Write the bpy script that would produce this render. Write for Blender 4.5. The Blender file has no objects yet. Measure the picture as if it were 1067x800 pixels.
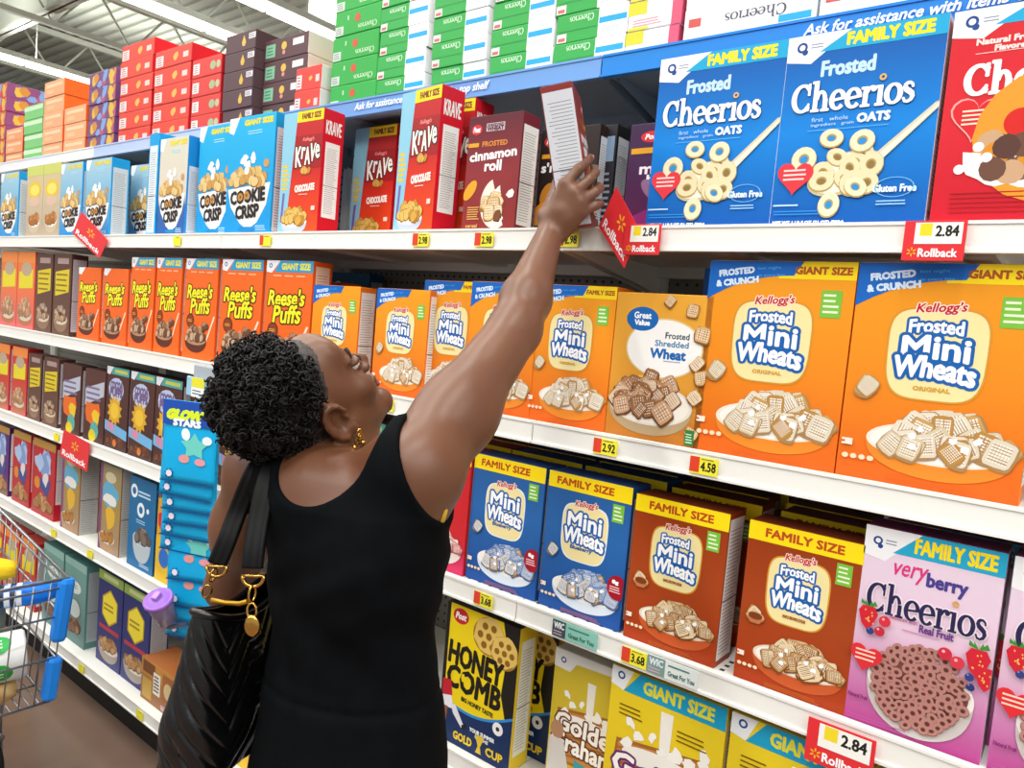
import bpy, bmesh, math, random
import numpy as np
from mathutils import Matrix, Vector, Euler
C = bpy.context.scene.collection
S = bpy.context.scene
PI = math.pi

# ------------------------------------------------------------------ camera, world, lights, exposure
CAM_Z = 1.56
YAW, PITCH, ROLL, FPX = -0.65793, -0.07351, -0.08807, 779.13
def cam_axes():
    cy, sy = math.cos(YAW), math.sin(YAW); cp, sp = math.cos(PITCH), math.sin(PITCH)
    f = np.array([sy*cp, cy*cp, sp]); r = np.array([cy, -sy, 0.0]); d = np.cross(f, r)
    cr, sr = math.cos(ROLL), math.sin(ROLL)
    return cr*r + sr*d, -sr*r + cr*d, f
CR, CD, CF = cam_axes()
cam = bpy.data.cameras.new('camera'); camo = bpy.data.objects.new('camera', cam); C.objects.link(camo)
cam.sensor_width = 36; cam.lens = FPX/1067*36; cam.clip_start = 0.02; cam.clip_end = 200
mw = Matrix.Identity(4)
for i in range(3):
    mw[i][0] = CR[i]; mw[i][1] = -CD[i]; mw[i][2] = -CF[i]
mw[0][3], mw[1][3], mw[2][3] = 0, -1.25, CAM_Z
camo.matrix_world = mw
S.camera = camo
S.view_settings.view_transform = 'Standard'; S.view_settings.look = 'None'
S.view_settings.gamma = 1; S.view_settings.use_curve_mapping = False
S.view_settings.exposure = 0.0
W = bpy.data.worlds.new('World'); S.world = W; W.use_nodes = True
W.node_tree.nodes['Background'].inputs[0].default_value = (0.93, 0.97, 1.0, 1)
W.node_tree.nodes['Background'].inputs[1].default_value = 0.62
LIGHT_Z = 5.2
LIGHT_ROWS = [-14.4, -9.85, -8.45, -5.2, -2.4, 0.0, 2.6, 5.2]
LAMP_W = 185.0
def strip_light(x, y0, y1):
    l = bpy.data.lights.new('strip_light', 'AREA'); l.shape = 'RECTANGLE'; l.size = 0.22; l.size_y = y1-y0
    l.energy = LAMP_W*(y1-y0)/6.0; l.color = (1.0, 0.985, 0.95)
    o = bpy.data.objects.new('strip_light', l); C.objects.link(o); o.location = (x, (y0+y1)/2, LIGHT_Z-0.06)
def ceiling_fill(x, y0, y1):
    l = bpy.data.lights.new('ceiling_fill_lamp', 'AREA'); l.shape = 'RECTANGLE'; l.size = 0.22; l.size_y = y1-y0
    l.energy = UP_W*(y1-y0)/6.0; l.color = (1.0, 0.985, 0.95)
    o = bpy.data.objects.new('ceiling_fill_lamp', l); C.objects.link(o); o.location = (x, (y0+y1)/2, LIGHT_Z+0.13); o.rotation_euler = (PI, 0, 0)
UP_W = 120.0
for _x in (-14.4, -9.0, -4.0): ceiling_fill(_x, -3, 10)  # unseen upward fill lamps, added to brighten the roof deck
for _x in LIGHT_ROWS:
    if _x > -9: strip_light(_x, -6.0, 0.0)
    if _x < -2: strip_light(_x, 0.6, 6.6)

# ------------------------------------------------------------------ materials
def lin(h):
    h = h.lstrip('#'); assert len(h) == 6, h; v = [int(h[i:i+2], 16)/255 for i in (0, 2, 4)]
    return tuple((c/12.92 if c <= 0.04045 else ((c+0.055)/1.055)**2.4) for c in v) + (1,)
_mats = {}
def mat(h, rough=0.5, metal=0.0, spec=0.28, kind=None):
    key = (h, rough, metal, spec, kind)
    if key in _mats: return _mats[key]
    m = bpy.data.materials.new('m_'+h.strip('#')+(kind or '')); m.use_nodes = True
    b = m.node_tree.nodes['Principled BSDF']
    b.inputs['Base Color'].default_value = lin(h); b.inputs['Roughness'].default_value = rough
    b.inputs['Metallic'].default_value = metal; b.inputs['Specular IOR Level'].default_value = spec
    m.diffuse_color = lin(h)
    _mats[key] = m; return m
def noise_mat(name, h1, h2, scale=8, rough=0.5, bump=0.0, detail=4, metal=0, coord='Object', bscale=None, dist=0.01):
    m = bpy.data.materials.new(name); m.use_nodes = True; t = m.node_tree; b = t.nodes['Principled BSDF']
    tc = t.nodes.new('ShaderNodeTexCoord'); n = t.nodes.new('ShaderNodeTexNoise'); r = t.nodes.new('ShaderNodeValToRGB')
    n.inputs['Scale'].default_value = scale; n.inputs['Detail'].default_value = detail
    r.color_ramp.elements[0].color = lin(h1); r.color_ramp.elements[1].color = lin(h2)
    r.color_ramp.elements[0].position = 0.35; r.color_ramp.elements[1].position = 0.65
    t.links.new(tc.outputs[coord], n.inputs['Vector']); t.links.new(n.outputs['Fac'], r.inputs['Fac'])
    t.links.new(r.outputs['Color'], b.inputs['Base Color'])
    b.inputs['Roughness'].default_value = rough; b.inputs['Metallic'].default_value = metal
    if bump:
        n2 = t.nodes.new('ShaderNodeTexNoise'); n2.inputs['Scale'].default_value = bscale or scale*6; n2.inputs['Detail'].default_value = 3
        bp = t.nodes.new('ShaderNodeBump'); bp.inputs['Strength'].default_value = bump; bp.inputs['Distance'].default_value = dist
        t.links.new(tc.outputs[coord], n2.inputs['Vector']); t.links.new(n2.outputs['Fac'], bp.inputs['Height']); t.links.new(bp.outputs['Normal'], b.inputs['Normal'])
    return m
_grad = {}
def grad_mat(stops, rough=0.42):
    """printed carton board whose ink runs from the bottom colour to the top colour"""
    key = tuple(stops)
    if key in _grad: return _grad[key]
    m = bpy.data.materials.new('carton_ink'); m.use_nodes = True; t = m.node_tree; b = t.nodes['Principled BSDF']
    tc = t.nodes.new('ShaderNodeTexCoord'); sx = t.nodes.new('ShaderNodeSeparateXYZ'); r = t.nodes.new('ShaderNodeValToRGB')
    t.links.new(tc.outputs['Generated'], sx.inputs[0]); t.links.new(sx.outputs['Z'], r.inputs['Fac']); t.links.new(r.outputs['Color'], b.inputs['Base Color'])
    e = r.color_ramp.elements
    while len(e) < len(stops): e.new(0.5)
    for i, (p, h) in enumerate(stops): e[i].position = p; e[i].color = lin(h)
    b.inputs['Roughness'].default_value = rough; b.inputs['Specular IOR Level'].default_value = 0.25
    _grad[key] = m; return m
WHITE = '#f2f1ec'

# ------------------------------------------------------------------ object helpers
def obj(name, me, parent=None, mats=None, smooth=False):
    if isinstance(me, bmesh.types.BMesh):
        b = me; me = bpy.data.meshes.new(name); b.normal_update(); b.to_mesh(me); b.free()
    if mats is not None:
        for m in (mats if isinstance(mats, (list, tuple)) else [mats]): me.materials.append(m)
    if smooth:
        me.polygons.foreach_set('use_smooth', [True]*len(me.polygons))
    o = bpy.data.objects.new(name, me); C.objects.link(o)
    if parent: o.parent = parent
    return o
def empty(name, loc=(0, 0, 0), rz=0):
    o = bpy.data.objects.new(name, None); C.objects.link(o); o.location = loc; o.rotation_euler = (0, 0, rz); o.empty_display_size = 0.05
    return o
def tag(o, label, cat, group=None):
    o['label'] = label; o['category'] = cat
    if group: o['group'] = group
    return o
def struct(o, label=None):
    o['kind'] = 'structure'
    if label: o['label'] = label
    return o
def dup(root, loc=None, rz=None, parent=None):
    r = root.copy(); C.objects.link(r)
    for k in list(r.keys()):
        if k in ('label', 'group'): del r[k]
    if parent: r.parent = parent
    if loc is not None: r.location = loc
    if rz is not None: r.rotation_euler = (0, 0, rz)
    for ch in list(root.children):
        c = ch.copy(); C.objects.link(c); c.parent = r
        for g in list(ch.children):
            d = g.copy(); C.objects.link(d); d.parent = c
    return r
def bm_box(bm, x0, x1, y0, y1, z0, z1, mi=0, bevel=0):
    vs = [bm.verts.new(p) for p in ((x0,y0,z0),(x1,y0,z0),(x1,y1,z0),(x0,y1,z0),(x0,y0,z1),(x1,y0,z1),(x1,y1,z1),(x0,y1,z1))]
    fs = []
    for q in ((0,3,2,1),(4,5,6,7),(0,1,5,4),(1,2,6,5),(2,3,7,6),(3,0,4,7)):
        f = bm.faces.new([vs[i] for i in q]); f.material_index = mi; fs.append(f)
    if bevel:
        es = list({e for f in fs for e in f.edges})
        bmesh.ops.bevel(bm, geom=es, offset=bevel, segments=2, affect='EDGES', profile=0.5)
    return fs
def box(x0, x1, y0, y1, z0, z1, bevel=0):
    bm = bmesh.new(); bm_box(bm, x0, x1, y0, y1, z0, z1, 0, bevel); return bm
def bm_tube(bm, pts, r, n=8, mi=0, caps=True, closed=False):
    pts = [Vector(p) for p in pts]; rs = r if isinstance(r, (list, tuple)) else [r]*len(pts)
    rings = []; N = len(pts); up = None
    for i, p in enumerate(pts):
        if closed: t = pts[(i+1) % N]-pts[i-1]
        else: t = pts[min(i+1, N-1)]-pts[max(i-1, 0)]
        t = t.normalized() if t.length > 1e-9 else Vector((0, 0, 1))
        if up is None: up = Vector((0, 0, 1)) if abs(t.z) < 0.9 else Vector((1, 0, 0))
        s = t.cross(up)
        if s.length < 1e-6: s = t.orthogonal()
        s.normalize(); up = s.cross(t).normalized()
        rings.append([bm.verts.new(p+(s*math.cos(2*PI*k/n)+up*math.sin(2*PI*k/n))*rs[i]) for k in range(n)])
    for i in range(N if closed else N-1):
        a, b = rings[i], rings[(i+1) % N]
        for k in range(n):
            f = bm.faces.new((a[k], a[(k+1) % n], b[(k+1) % n], b[k])); f.smooth = True; f.material_index = mi
    if caps and not closed:
        for rg, rev in ((rings[0], False), (rings[-1], True)):
            f = bm.faces.new(rg if rev else rg[::-1]); f.material_index = mi
def tube(pts, r, n=8, closed=False):
    bm = bmesh.new(); bm_tube(bm, pts, r, n, 0, True, closed); return bm
def bm_lathe(bm, prof, n=24, mi=0, M=None):
    rings = []
    for (r, z) in prof:
        ring = []
        for k in range(n):
            p = Vector((r*math.cos(2*PI*k/n), r*math.sin(2*PI*k/n), z))
            ring.append(bm.verts.new(M @ p if M else p))
        rings.append(ring)
    for a, b in zip(rings, rings[1:]):
        for k in range(n):
            f = bm.faces.new((a[k], a[(k+1) % n], b[(k+1) % n], b[k])); f.smooth = True; f.material_index = mi
    for rg, rev in ((rings[0], True), (rings[-1], False)):
        f = bm.faces.new(rg[::-1] if rev else rg); f.material_index = mi
def axis_matrix(origin, z_dir, x_hint=(0, 0, 1)):
    z = Vector(z_dir).normalized(); x = Vector(x_hint); x = (x-z*x.dot(z)).normalized(); y = z.cross(x)
    m = Matrix.Identity(4)
    for i in range(3): m[i][0], m[i][1], m[i][2], m[i][3] = x[i], y[i], z[i], origin[i]
    return m

# ------------------------------------------------------------------ printed art: lettering and pictures laid on board
_glyph = {}
def glyphs(s):
    if s in _glyph: return _glyph[s]
    cu = bpy.data.curves.new('t', 'FONT'); cu.body = s; cu.resolution_u = 2; cu.size = 1; cu.fill_mode = 'FRONT'
    o = bpy.data.objects.new('t', cu); C.objects.link(o)
    bpy.context.view_layer.update()
    me = bpy.data.meshes.new_from_object(o.evaluated_get(bpy.context.evaluated_depsgraph_get()))
    v = np.array([(p.co.x, p.co.y) for p in me.vertices]) if len(me.vertices) else np.zeros((0, 2))
    f = [tuple(p.vertices) for p in me.polygons]
    bpy.data.objects.remove(o); bpy.data.curves.remove(cu); bpy.data.meshes.remove(me)
    _glyph[s] = (v, f); return _glyph[s]
def stroke(pts, ws):
    """variable width pen stroke -> (verts, faces)"""
    P = np.array(pts, float); n = len(P); T = np.gradient(P, axis=0); T /= np.linalg.norm(T, axis=1)[:, None]+1e-9
    N = np.stack([-T[:, 1], T[:, 0]], 1); w = np.array(ws)[:, None]/2
    v = np.concatenate([P+N*w, P-N*w]); f = [(i, i+1, n+i+1, n+i) for i in range(n-1)]
    return v, f
def serif_word(word):
    """bold old-style roman lower case, drawn letter by letter with thick stems and thin joins"""
    V = []; F = []; x = 0.0
    def add(vf):
        V.append(np.array(vf[0], float)+[x, 0]); F.append(vf[1])
    def rect(a, b, c, d): add(([(a, b), (c, b), (c, d), (a, d)], [(0, 1, 2, 3)]))
    def arc(cx, cy, rx, ry, a0, a1, thick, thin, n=28):
        a = np.radians(np.linspace(a0, a1, n)); c = np.abs(np.cos(a))
        add(stroke(np.stack([cx+rx*np.cos(a), cy+ry*np.sin(a)], 1), thin+(thick-thin)*c**1.3))
    def dot(cx, cy, r):
        a = np.linspace(0, 2*PI, 13)[:-1]; add((np.stack([cx+r*np.cos(a), cy+r*np.sin(a)], 1), [tuple(range(12))]))
    for ch in word:
        if ch == 'C':
            arc(.42, .5, .34, .46, 42, 318, .17, .07); rect(.64, .60, .70, 1.0); rect(.66, .06, .70, .3); x += .80
        elif ch == 'h':
            rect(.08, 0, .22, 1.06); rect(0, 1.0, .1, 1.06); rect(0, 0, .30, .06); arc(.36, .34, .17, .34, 20, 165, .13, .07)
            rect(.47, 0, .61, .42); rect(.40, 0, .69, .06); x += .73
        elif ch == 'e':
            arc(.29, .34, .23, .31, 2, 318, .15, .065); add(stroke([(.10, .33), (.52, .38)], [.06, .06])); x += .59
        elif ch == 'r':
            rect(.08, 0, .22, .66); rect(0, .60, .1, .66); rect(0, 0, .32, .06); arc(.38, .42, .17, .22, 75, 165, .08, .08); dot(.44, .58, .085); x += .53
        elif ch == 'i':
            rect(.08, 0, .22, .66); rect(0, .60, .1, .66); rect(0, 0, .30, .06); x += .32
        elif ch == 'o':
            arc(.31, .34, .24, .31, 0, 360, .15, .06, 40); x += .62
        elif ch == 's':
            add(stroke([(.36, .50), (.33, .59), (.25, .645), (.16, .64), (.10, .59), (.085, .51), (.13, .43), (.23, .365), (.33, .29), (.365, .19), (.32, .08), (.21, .025), (.11, .045), (.05, .16)], [.05, .06, .065, .08, .10, .12, .14, .145, .14, .12, .09, .065, .06, .05])); x += .44
    return np.concatenate(V), list(zip([len(a) for a in V], F))
class Art:
    def __init__(s, w, h): s.w, s.h, s.P, s.n = w, h, {}, 0
    def raw(s, v, f, col, part, n=None):
        s.n += 1; v = np.clip(np.asarray(v, float), 0, [s.w, s.h])
        s.P.setdefault(part, []).append((np.asarray(v, float), f, col, s.n))
    def poly(s, pts, col, part='front_print'):
        p = np.array(pts, float)*[s.w, s.h]; s.raw(p, [tuple(range(len(p)))], col, part)
    def rect(s, x0, y0, x1, y1, col, part='front_print'): s.poly([(x0, y0), (x1, y0), (x1, y1), (x0, y1)], col, part)
    def ell(s, cx, cy, rx, ry, col, part='front_print', n=28, a0=0, a1=360, rot=0):
        """rx, ry in fractions of the panel width"""
        a = np.radians(np.linspace(a0, a1, n+1)); a = a[:-1] if a1-a0 == 360 else a
        x = rx*np.cos(a); y = ry*np.sin(a); c, q = math.cos(rot), math.sin(rot)
        p = np.stack([cx*s.w+(x*c-y*q)*s.w, cy*s.h+(x*q+y*c)*s.w], 1); s.raw(p, [tuple(range(len(p)))], col, part)
    def ring(s, cx, cy, r, ri, col, part, squash=1, n=18, rot=0):
        a = np.linspace(0, 2*PI, n, endpoint=False); c, q = math.cos(rot), math.sin(rot); V = []
        for R in (r, ri):
            x, y = R*np.cos(a), R*squash*np.sin(a); V.append(np.stack([cx*s.w+(x*c-y*q)*s.w, cy*s.h+(x*q+y*c)*s.w], 1))
        s.raw(np.concatenate(V), [(i, (i+1) % n, n+(i+1) % n, n+i) for i in range(n)], col, part)
    def text(s, t, cx, cy, w, h, col, part='brand_lettering', bold=0, out=(), shear=0, rot=0, arch=0, serif=False, flip=False):
        v, f = serif_word(t) if serif else glyphs(t)
        if not len(v): return
        def lay(v, col):
            if not serif: s.raw(v, f, col, part); return
            o = 0
            for n_, f_ in f: s.raw(v[o:o+n_], f_, col, part); s.n -= .85; o += n_
        v = v.copy(); v[:, 0] += v[:, 1]*shear
        v -= v.min(0); ext = v.max(0); v /= ext; 
        v = v-0.5
        W_, H_ = w*s.w, h*s.h
        v = v*[W_, H_]; v[:, 1] += arch*s.h*(1-(2*v[:, 0]/W_)**2)
        if flip: v = -v
        c, q = math.cos(rot), math.sin(rot); v = v @ np.array([[c, q], [-q, c]]); v += [cx*s.w, cy*s.h]
        def thick(r, col, n):
            if r <= 0: lay(v, col); return
            lay(v, col)
            for t_ in np.linspace(0, 2*PI, n, endpoint=False):
                s.n -= .83 if not serif else 0; lay(v+[r*math.cos(t_), r*math.sin(t_)], col)
        for (r, oc) in out: thick((r+bold)*s.w, oc, 20)
        s.n += 1; thick(bold*s.w, col, 10 if bold < .008 else 16)
    def lines(s, x0, y0, x1, y1, n, col, part='front_print', duty=.4, seed=0):
        rd = random.Random(seed); V = []; F = []
        for i in range(n):
            y = y1-(y1-y0)*(i+.5)/n; hh = (y1-y0)/n*duty/2; xe = x1-(x1-x0)*rd.random()*.25; o = len(V)
            V += [(x0, y-hh), (xe, y-hh), (xe, y+hh), (x0, y+hh)]; F.append((o, o+1, o+2, o+3))
        s.raw(np.array(V)*[s.w, s.h], F, col, part)
    # --- pictures of food
    def blob(s, cx, cy, r, col, part, rd, n=9, jit=.2, sq=1, rot=0, pw=2.0):
        a = np.linspace(0, 2*PI, n, endpoint=False)
        ca, sa = np.cos(a), np.sin(a); e = 2/pw
        x = np.sign(ca)*np.abs(ca)**e; y = np.sign(sa)*np.abs(sa)**e*sq
        k = np.array([r*(1+jit*(rd.random()-.5)) for _ in a]); c, q = math.cos(rot), math.sin(rot)
        x, y = x*k, y*k
        s.raw(np.stack([cx*s.w+(x*c-y*q)*s.w, cy*s.h+(x*q+y*c)*s.w], 1), [tuple(range(n))], col, part)
    def heap(s, cx, cy, rx, ry, n, size, cols, edge, seed, part='food_picture', strokes=5, scol='#ffffff', pw=4.5, dome=.5):
        rd = random.Random(seed); P = []
        while len(P) < n:
            u, v = rd.uniform(-1, 1), rd.uniform(-1, 1)
            if u*u+v*v < 1: P.append((u, v))
        P.sort(key=lambda p: -p[1])
        for u, v in P:
            x = cx+u*rx; y = cy+(v*ry+dome*ry*(1-u*u))*s.w/s.h
            r = size*rd.uniform(.85, 1.15); rot = rd.uniform(0, PI); sq = rd.uniform(.7, 1)
            s.blob(x, y-r*.12*s.w/s.h, r*1.12, edge, part, rd, 12, .12, sq, rot, pw)
            s.blob(x, y, r, rd.choice(cols), part, rd, 12, .12, sq, rot, pw)
            V = []; F = []
            for k in range(strokes):
                t = (k+.5)/strokes*2-1; L = r*.72; c, q = math.cos(rot), math.sin(rot); o = len(V); hw = r*.045
                for (a, b) in ((-L, t*r*.75*sq-hw), (L, t*r*.75*sq-hw*1.5+rd.uniform(-.06, .06)*r), (L, t*r*.75*sq+hw), (-L, t*r*.75*sq+hw)):
                    V.append((x*s.w+(a*c-b*q)*s.w, y*s.h+(a*q+b*c)*s.w))
                F.append((o, o+1, o+2, o+3))
            if strokes:
                s.raw(np.array(V), F, scol, part)
                V = []; F = []
                for k in range(strokes-1):
                    t = (k+1)/strokes*2-1; L = r*.70*sq; c, q = math.cos(rot), math.sin(rot); o = len(V); hw = r*.03
                    for (a, b) in ((t*r*.78-hw, -L), (t*r*.78+hw+rd.uniform(-.05, .05)*r, -L), (t*r*.78+hw, L), (t*r*.78-hw, L)):
                        V.append((x*s.w+(a*c-b*q)*s.w, y*s.h+(a*q+b*c)*s.w))
                    F.append((o, o+1, o+2, o+3))
                s.raw(np.array(V), F, edge, part)
    def hoops(s, pts, r, light, dark, hole, part='food_picture', seed=0):
        rd = random.Random(seed)
        for (x, y) in pts:
            sq = rd.uniform(.72, 1); rot = rd.uniform(0, PI); R = r*rd.uniform(.92, 1.08)
            s.ell(x, y-.1*R*s.w/s.h, R*1.05, R*1.05*sq, dark, part, 16, rot=rot)
            s.ell(x, y, R, R*sq, light, part, 16, rot=rot)
            s.ell(x, y, R*.44, R*.44*sq, dark, part, 12, rot=rot); s.ell(x, y-.05*R*s.w/s.h, R*.34, R*.32*sq, hole, part, 12, rot=rot)
    def bowl(s, cx, cy, rx, ry, rim, body, milk, depth, part='food_picture'):
        a = np.radians(np.linspace(180, 360, 24)); p = [(cx+rx*math.cos(t), cy+(abs(math.sin(t))**.8)*-depth) for t in a]
        s.poly(p, body, part); s.ell(cx, cy, rx, ry, rim, part, 36); s.ell(cx, cy, rx*.93, ry*.9, milk, part, 36)
    def spark(s, cx, cy, r, col, part='front_print'):
        for k in range(6):
            a = PI/2+k*PI/3; s.ell(cx+math.cos(a)*r*.62, cy+math.sin(a)*r*.62*s.w/s.h, r*.36, r*.15, col, part, 12, rot=a)
    def heart(s, cx, cy, r, col, part='front_print', rot=0):
        t = np.linspace(0, 2*PI, 28, endpoint=False); x = 16*np.sin(t)**3/16; y = (13*np.cos(t)-5*np.cos(2*t)-2*np.cos(3*t)-np.cos(4*t))/16
        c, q = math.cos(rot), math.sin(rot)
        s.raw(np.stack([cx*s.w+(x*c-y*q)*r*s.w, cy*s.h+(x*q+y*c)*r*s.w], 1), [tuple(range(28))], col, part)
    def build(s, fn, parent, dl=0.000012, base=0.0003, rough=0.42):
        """fn maps (u, v, lift) -> xyz"""
        for part, L in s.P.items():
            V = []; F = []; MI = []; mats = []; idx = {}
            for (v, f, col, n) in L:
                if col not in idx: idx[col] = len(mats); mats.append(mat(col, rough))
                o = len(V); V += [fn(p[0], p[1], base+dl*n) for p in v]
                F += [tuple(i+o for i in q) for q in f]; MI += [idx[col]]*len(f)
            me = bpy.data.meshes.new(part); me.from_pydata(V, [], F); me.polygons.foreach_set('material_index', MI); me.update()
            obj(part, me, parent, mats)

def carton(name, w, h, d, front, side, top=None, art=None, side_art=None, bevel=0.0012, back=None):
    """a folded-board carton standing on its base centre; the printed panels are its parts"""
    bm = bmesh.new(); bm_box(bm, -w/2, w/2, -d/2, d/2, 0, h, 0, bevel)
    bm.normal_update()
    for f in bm.faces:
        n = f.normal; f.material_index = 1 if abs(n.x) > .7 else (2 if n.z > .7 else 0)
    # the glued top flap
    tf = bmesh.new()
    for y0, y1 in ((-d/2+.001, -.0015), (-d*.1, d/2-.001)): pass
    tf.free()
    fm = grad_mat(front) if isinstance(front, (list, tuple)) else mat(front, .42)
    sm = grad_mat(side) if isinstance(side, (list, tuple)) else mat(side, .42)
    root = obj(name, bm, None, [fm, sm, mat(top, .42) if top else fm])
    fl = bmesh.new(); bm_box(fl, -w/2+.002, w/2-.002, -d/2+.002, d*.18, h-.0006, h+.0008, 0, 0)
    obj('top_flap', fl, root, mat(top, .42) if top else fm)
    if art:
        A = Art(w, h); art(A); A.build(lambda u, v, l: (u-w/2, -d/2-l, v), root)
    if side_art:
        B = Art(d, h); side_art(B); B.build(lambda u, v, l: (w/2+l, u-d/2, v), root)
    return root
def side_panel(white=WHITE, x0=.12, y0=.08, y1=.92, ink='#8d8d8d', word=None, wcol=WHITE):
    def f(B):
        B.rect(x0, y0, 1-x0, y1, white, 'nutrition_panel'); B.lines(x0+.08, y0+.03, 1-x0-.08, y0+(y1-y0)*.93, 34, ink, 'nutrition_panel', .22, 3)
        B.rect(x0, y0+(y1-y0)*.42, 1-x0, y0+(y1-y0)*.428, '#444444', 'nutrition_panel')
        if word: B.text(word, .5, y1+(1-y1)*.45, .72, (1-y1)*.4, wcol, 'side_lettering', .012)
    return f
# ------------------------------------------------------------------ printed designs of the cartons
CREAM = '#f3e3a4'; NAVY = '#0f5fae'; SUNY = '#ffe115'; LETR = '#c8242c'
WHEAT_COLS = ['#ded2ba', '#e6dcc8', '#d6c7a8', '#c99f5c', '#dfd4bf', '#bb8a40']
def miniwheats(kind):
    k = dict(banner='giant', plate_y=.60, frosted=True, cols=WHEAT_COLS, edge='#a98455', bowl='#f0e6d6', body='#e98a2c', scol='#f4efe4', flav='#d6a23c', seed=3)
    k.update(kind)
    def f(A):
        W, H = A.w, A.h; asp = W/H
        b = k['banner']
        if b in ('giant', 'family', 'plain'):
            if b != 'plain': A.rect(.50, .915, 1, 1, SUNY, 'size_banner')
            t = np.linspace(0, 1, 14); cu = [(x*.60, .80+.13*(1-(1-x)**2.2)) for x in t]
            A.poly(cu+[(.66, 1), (0, 1)], '#1267c4', 'size_banner')
            A.text('FROSTED', .20, .945, .25, .030, '#d8ecff', 'size_banner', .004, rot=.13); A.text('& CRUNCH', .21, .895, .30, .030, '#d8ecff', 'size_banner', .004, rot=.13)
            A.text('last night', .43, .965, .16, .018, '#4fb0ef', 'size_banner', rot=.05); A.text('in every bite', .45, .93, .18, .018, '#4fb0ef', 'size_banner', rot=.05)
            if b == 'giant': A.text('GIANT SIZE', .79, .957, .36, .034, '#b5541c', 'size_banner', .0035)
            if b == 'family': A.text('FAMILY SIZE', .81, .957, .33, .030, '#b5541c', 'size_banner', .003)
        else:
            A.rect(0, .885, 1, 1, SUNY, 'size_banner'); A.text('FAMILY SIZE', .45 if b == 'wide' else .5, .942, .68, .050, '#c04a1c', 'size_banner', .005)
        gx = .86
        A.rect(gx-.065, .735 if b in ('giant', 'family', 'plain') else .74, gx+.065, .865, '#7cc142'); A.lines(gx-.05, .75, gx+.05, .855, 4, '#eaf6d6', seed=2)
        # cream logo plate with rounded shoulders
        py = k['plate_y']; hw, hh = .265, .20
        pl = []
        for t in np.linspace(0, 2*PI, 44, endpoint=False):
            c_, s_ = math.cos(t), math.sin(t); pl.append((.49+hw*math.copysign(abs(c_)**.45, c_)*(1+.05*s_), py+hh*math.copysign(abs(s_)**.55, s_)))
        pl2 = [(.49+(x-.49)*1.05, py+(y-py)*1.04) for x, y in pl]
        A.poly(pl2, '#e7f2fa' if k.get('halo') else '#d9952f', 'logo_plate'); A.poly(pl, CREAM, 'logo_plate')
        A.text("Kellogg's", .49, py+hh*1.02, .27, .052, '#c3102f', bold=.002, out=[(.007, '#f6e3cf')], shear=.25, rot=.07)
        if k['frosted']:
            A.text('Frosted', .475, py+hh*.60, .29, .058, '#ffffff', bold=.004, out=[(.015, NAVY)], arch=.008)
            A.text('Mini', .485, py+hh*.12, .36, .098, '#ffffff', bold=.007, out=[(.020, NAVY)], arch=.01)
            A.text('Wheats', .49, py-hh*.36, .44, .092, '#ffffff', bold=.007, out=[(.020, NAVY)], arch=.016, rot=-.06)
        else:
            A.text('Mini', .485, py+hh*.38, .40, .115, '#ffffff', bold=.007, out=[(.020, NAVY)], arch=.01)
            A.text('Wheats', .49, py-hh*.20, .48, .105, '#ffffff', bold=.007, out=[(.020, NAVY)], arch=.016, rot=-.06)
            A.text(k['word'], .47, py-hh*.56, .26, .034, '#2d5fa0', bold=.003)
        if k['frosted']: A.text(k.get('word', 'ORIGINAL'), .49, py-hh*.76, .20, .018, k['flav'], bold=.002)
        # bowl of squares
        A.bowl(.56, .205, .40, .125, k['bowl'], k['body'], '#f7f3ea', .155)
        A.heap(.56, .212, .345, .10, 34, .074, k['cols'], k['edge'], k['seed'], strokes=7, scol=k['scol'])
        rd = random.Random(4)
        for i in range(6):
            A.blob(.56+rd.uniform(-.25, .25), .23+rd.uniform(-.05, .06), .022, '#ffffff', 'food_picture', rd, 7, .9)
        A.heap(.13, .44, .02, .01, 2, .068, k['cols'], k['edge'], 7, strokes=7, scol=k['scol'])
        if k.get('small_bowl'):
            A.ell(.15, .415, .085, .05, '#dca77a', 'food_picture'); A.poly([(.065, .41), (.235, .41), (.19, .375), (.11, .375)], '#c0784c', 'food_picture'); A.ell(.15, .42, .065, .034, '#7d3e18', 'food_picture')
        A.rect(.02, .155, .085, .185, '#f4e7d6'); A.rect(.02, .165, .04, .175, '#e2572c')
        for i in range(4): A.ell(.05+i*.05, .105, .02, .017, '#f6dcb8', n=12)
        A.lines(.30, .012, .80, .04, 3, '#c86a20', duty=.3, seed=9)
        if k.get('kids'):
            A.ell(.93, .30, .11, .125, '#a61528', 'food_picture'); A.text('8g', .91, .335, .07, .03, '#ffffff', 'food_picture', .004); A.lines(.85, .26, .99, .31, 3, '#f4d6da', 'food_picture', .4)
    return f
def swoosh_corner(A, h0, band, word, wx=.62, ww=.55, col='#19a6d6', mark='#18468f'):
    """white corner with the maker's round mark and a slanted coloured banner"""
    A.poly([(0, 1), (.42, 1), (.17, h0), (0, h0+.02)], '#f4f4f6', 'size_banner')
    A.poly([(.42, 1), (1, 1), (1, band), (.22, band)], col, 'size_banner')
    A.ring(.10, (h0+1)/2+.014, .036, .020, mark, 'size_banner'); A.ell(.122, (h0+1)/2-.012, .02, .02, mark, 'size_banner', 12)
    A.lines(.16, (h0+1)/2, .26, (h0+1)/2+.03, 2, '#8b95aa', 'size_banner')
    A.text(word, wx, (band+1)/2, ww, (1-band)*.62, SUNY, 'size_banner', .006, shear=.0)
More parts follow.
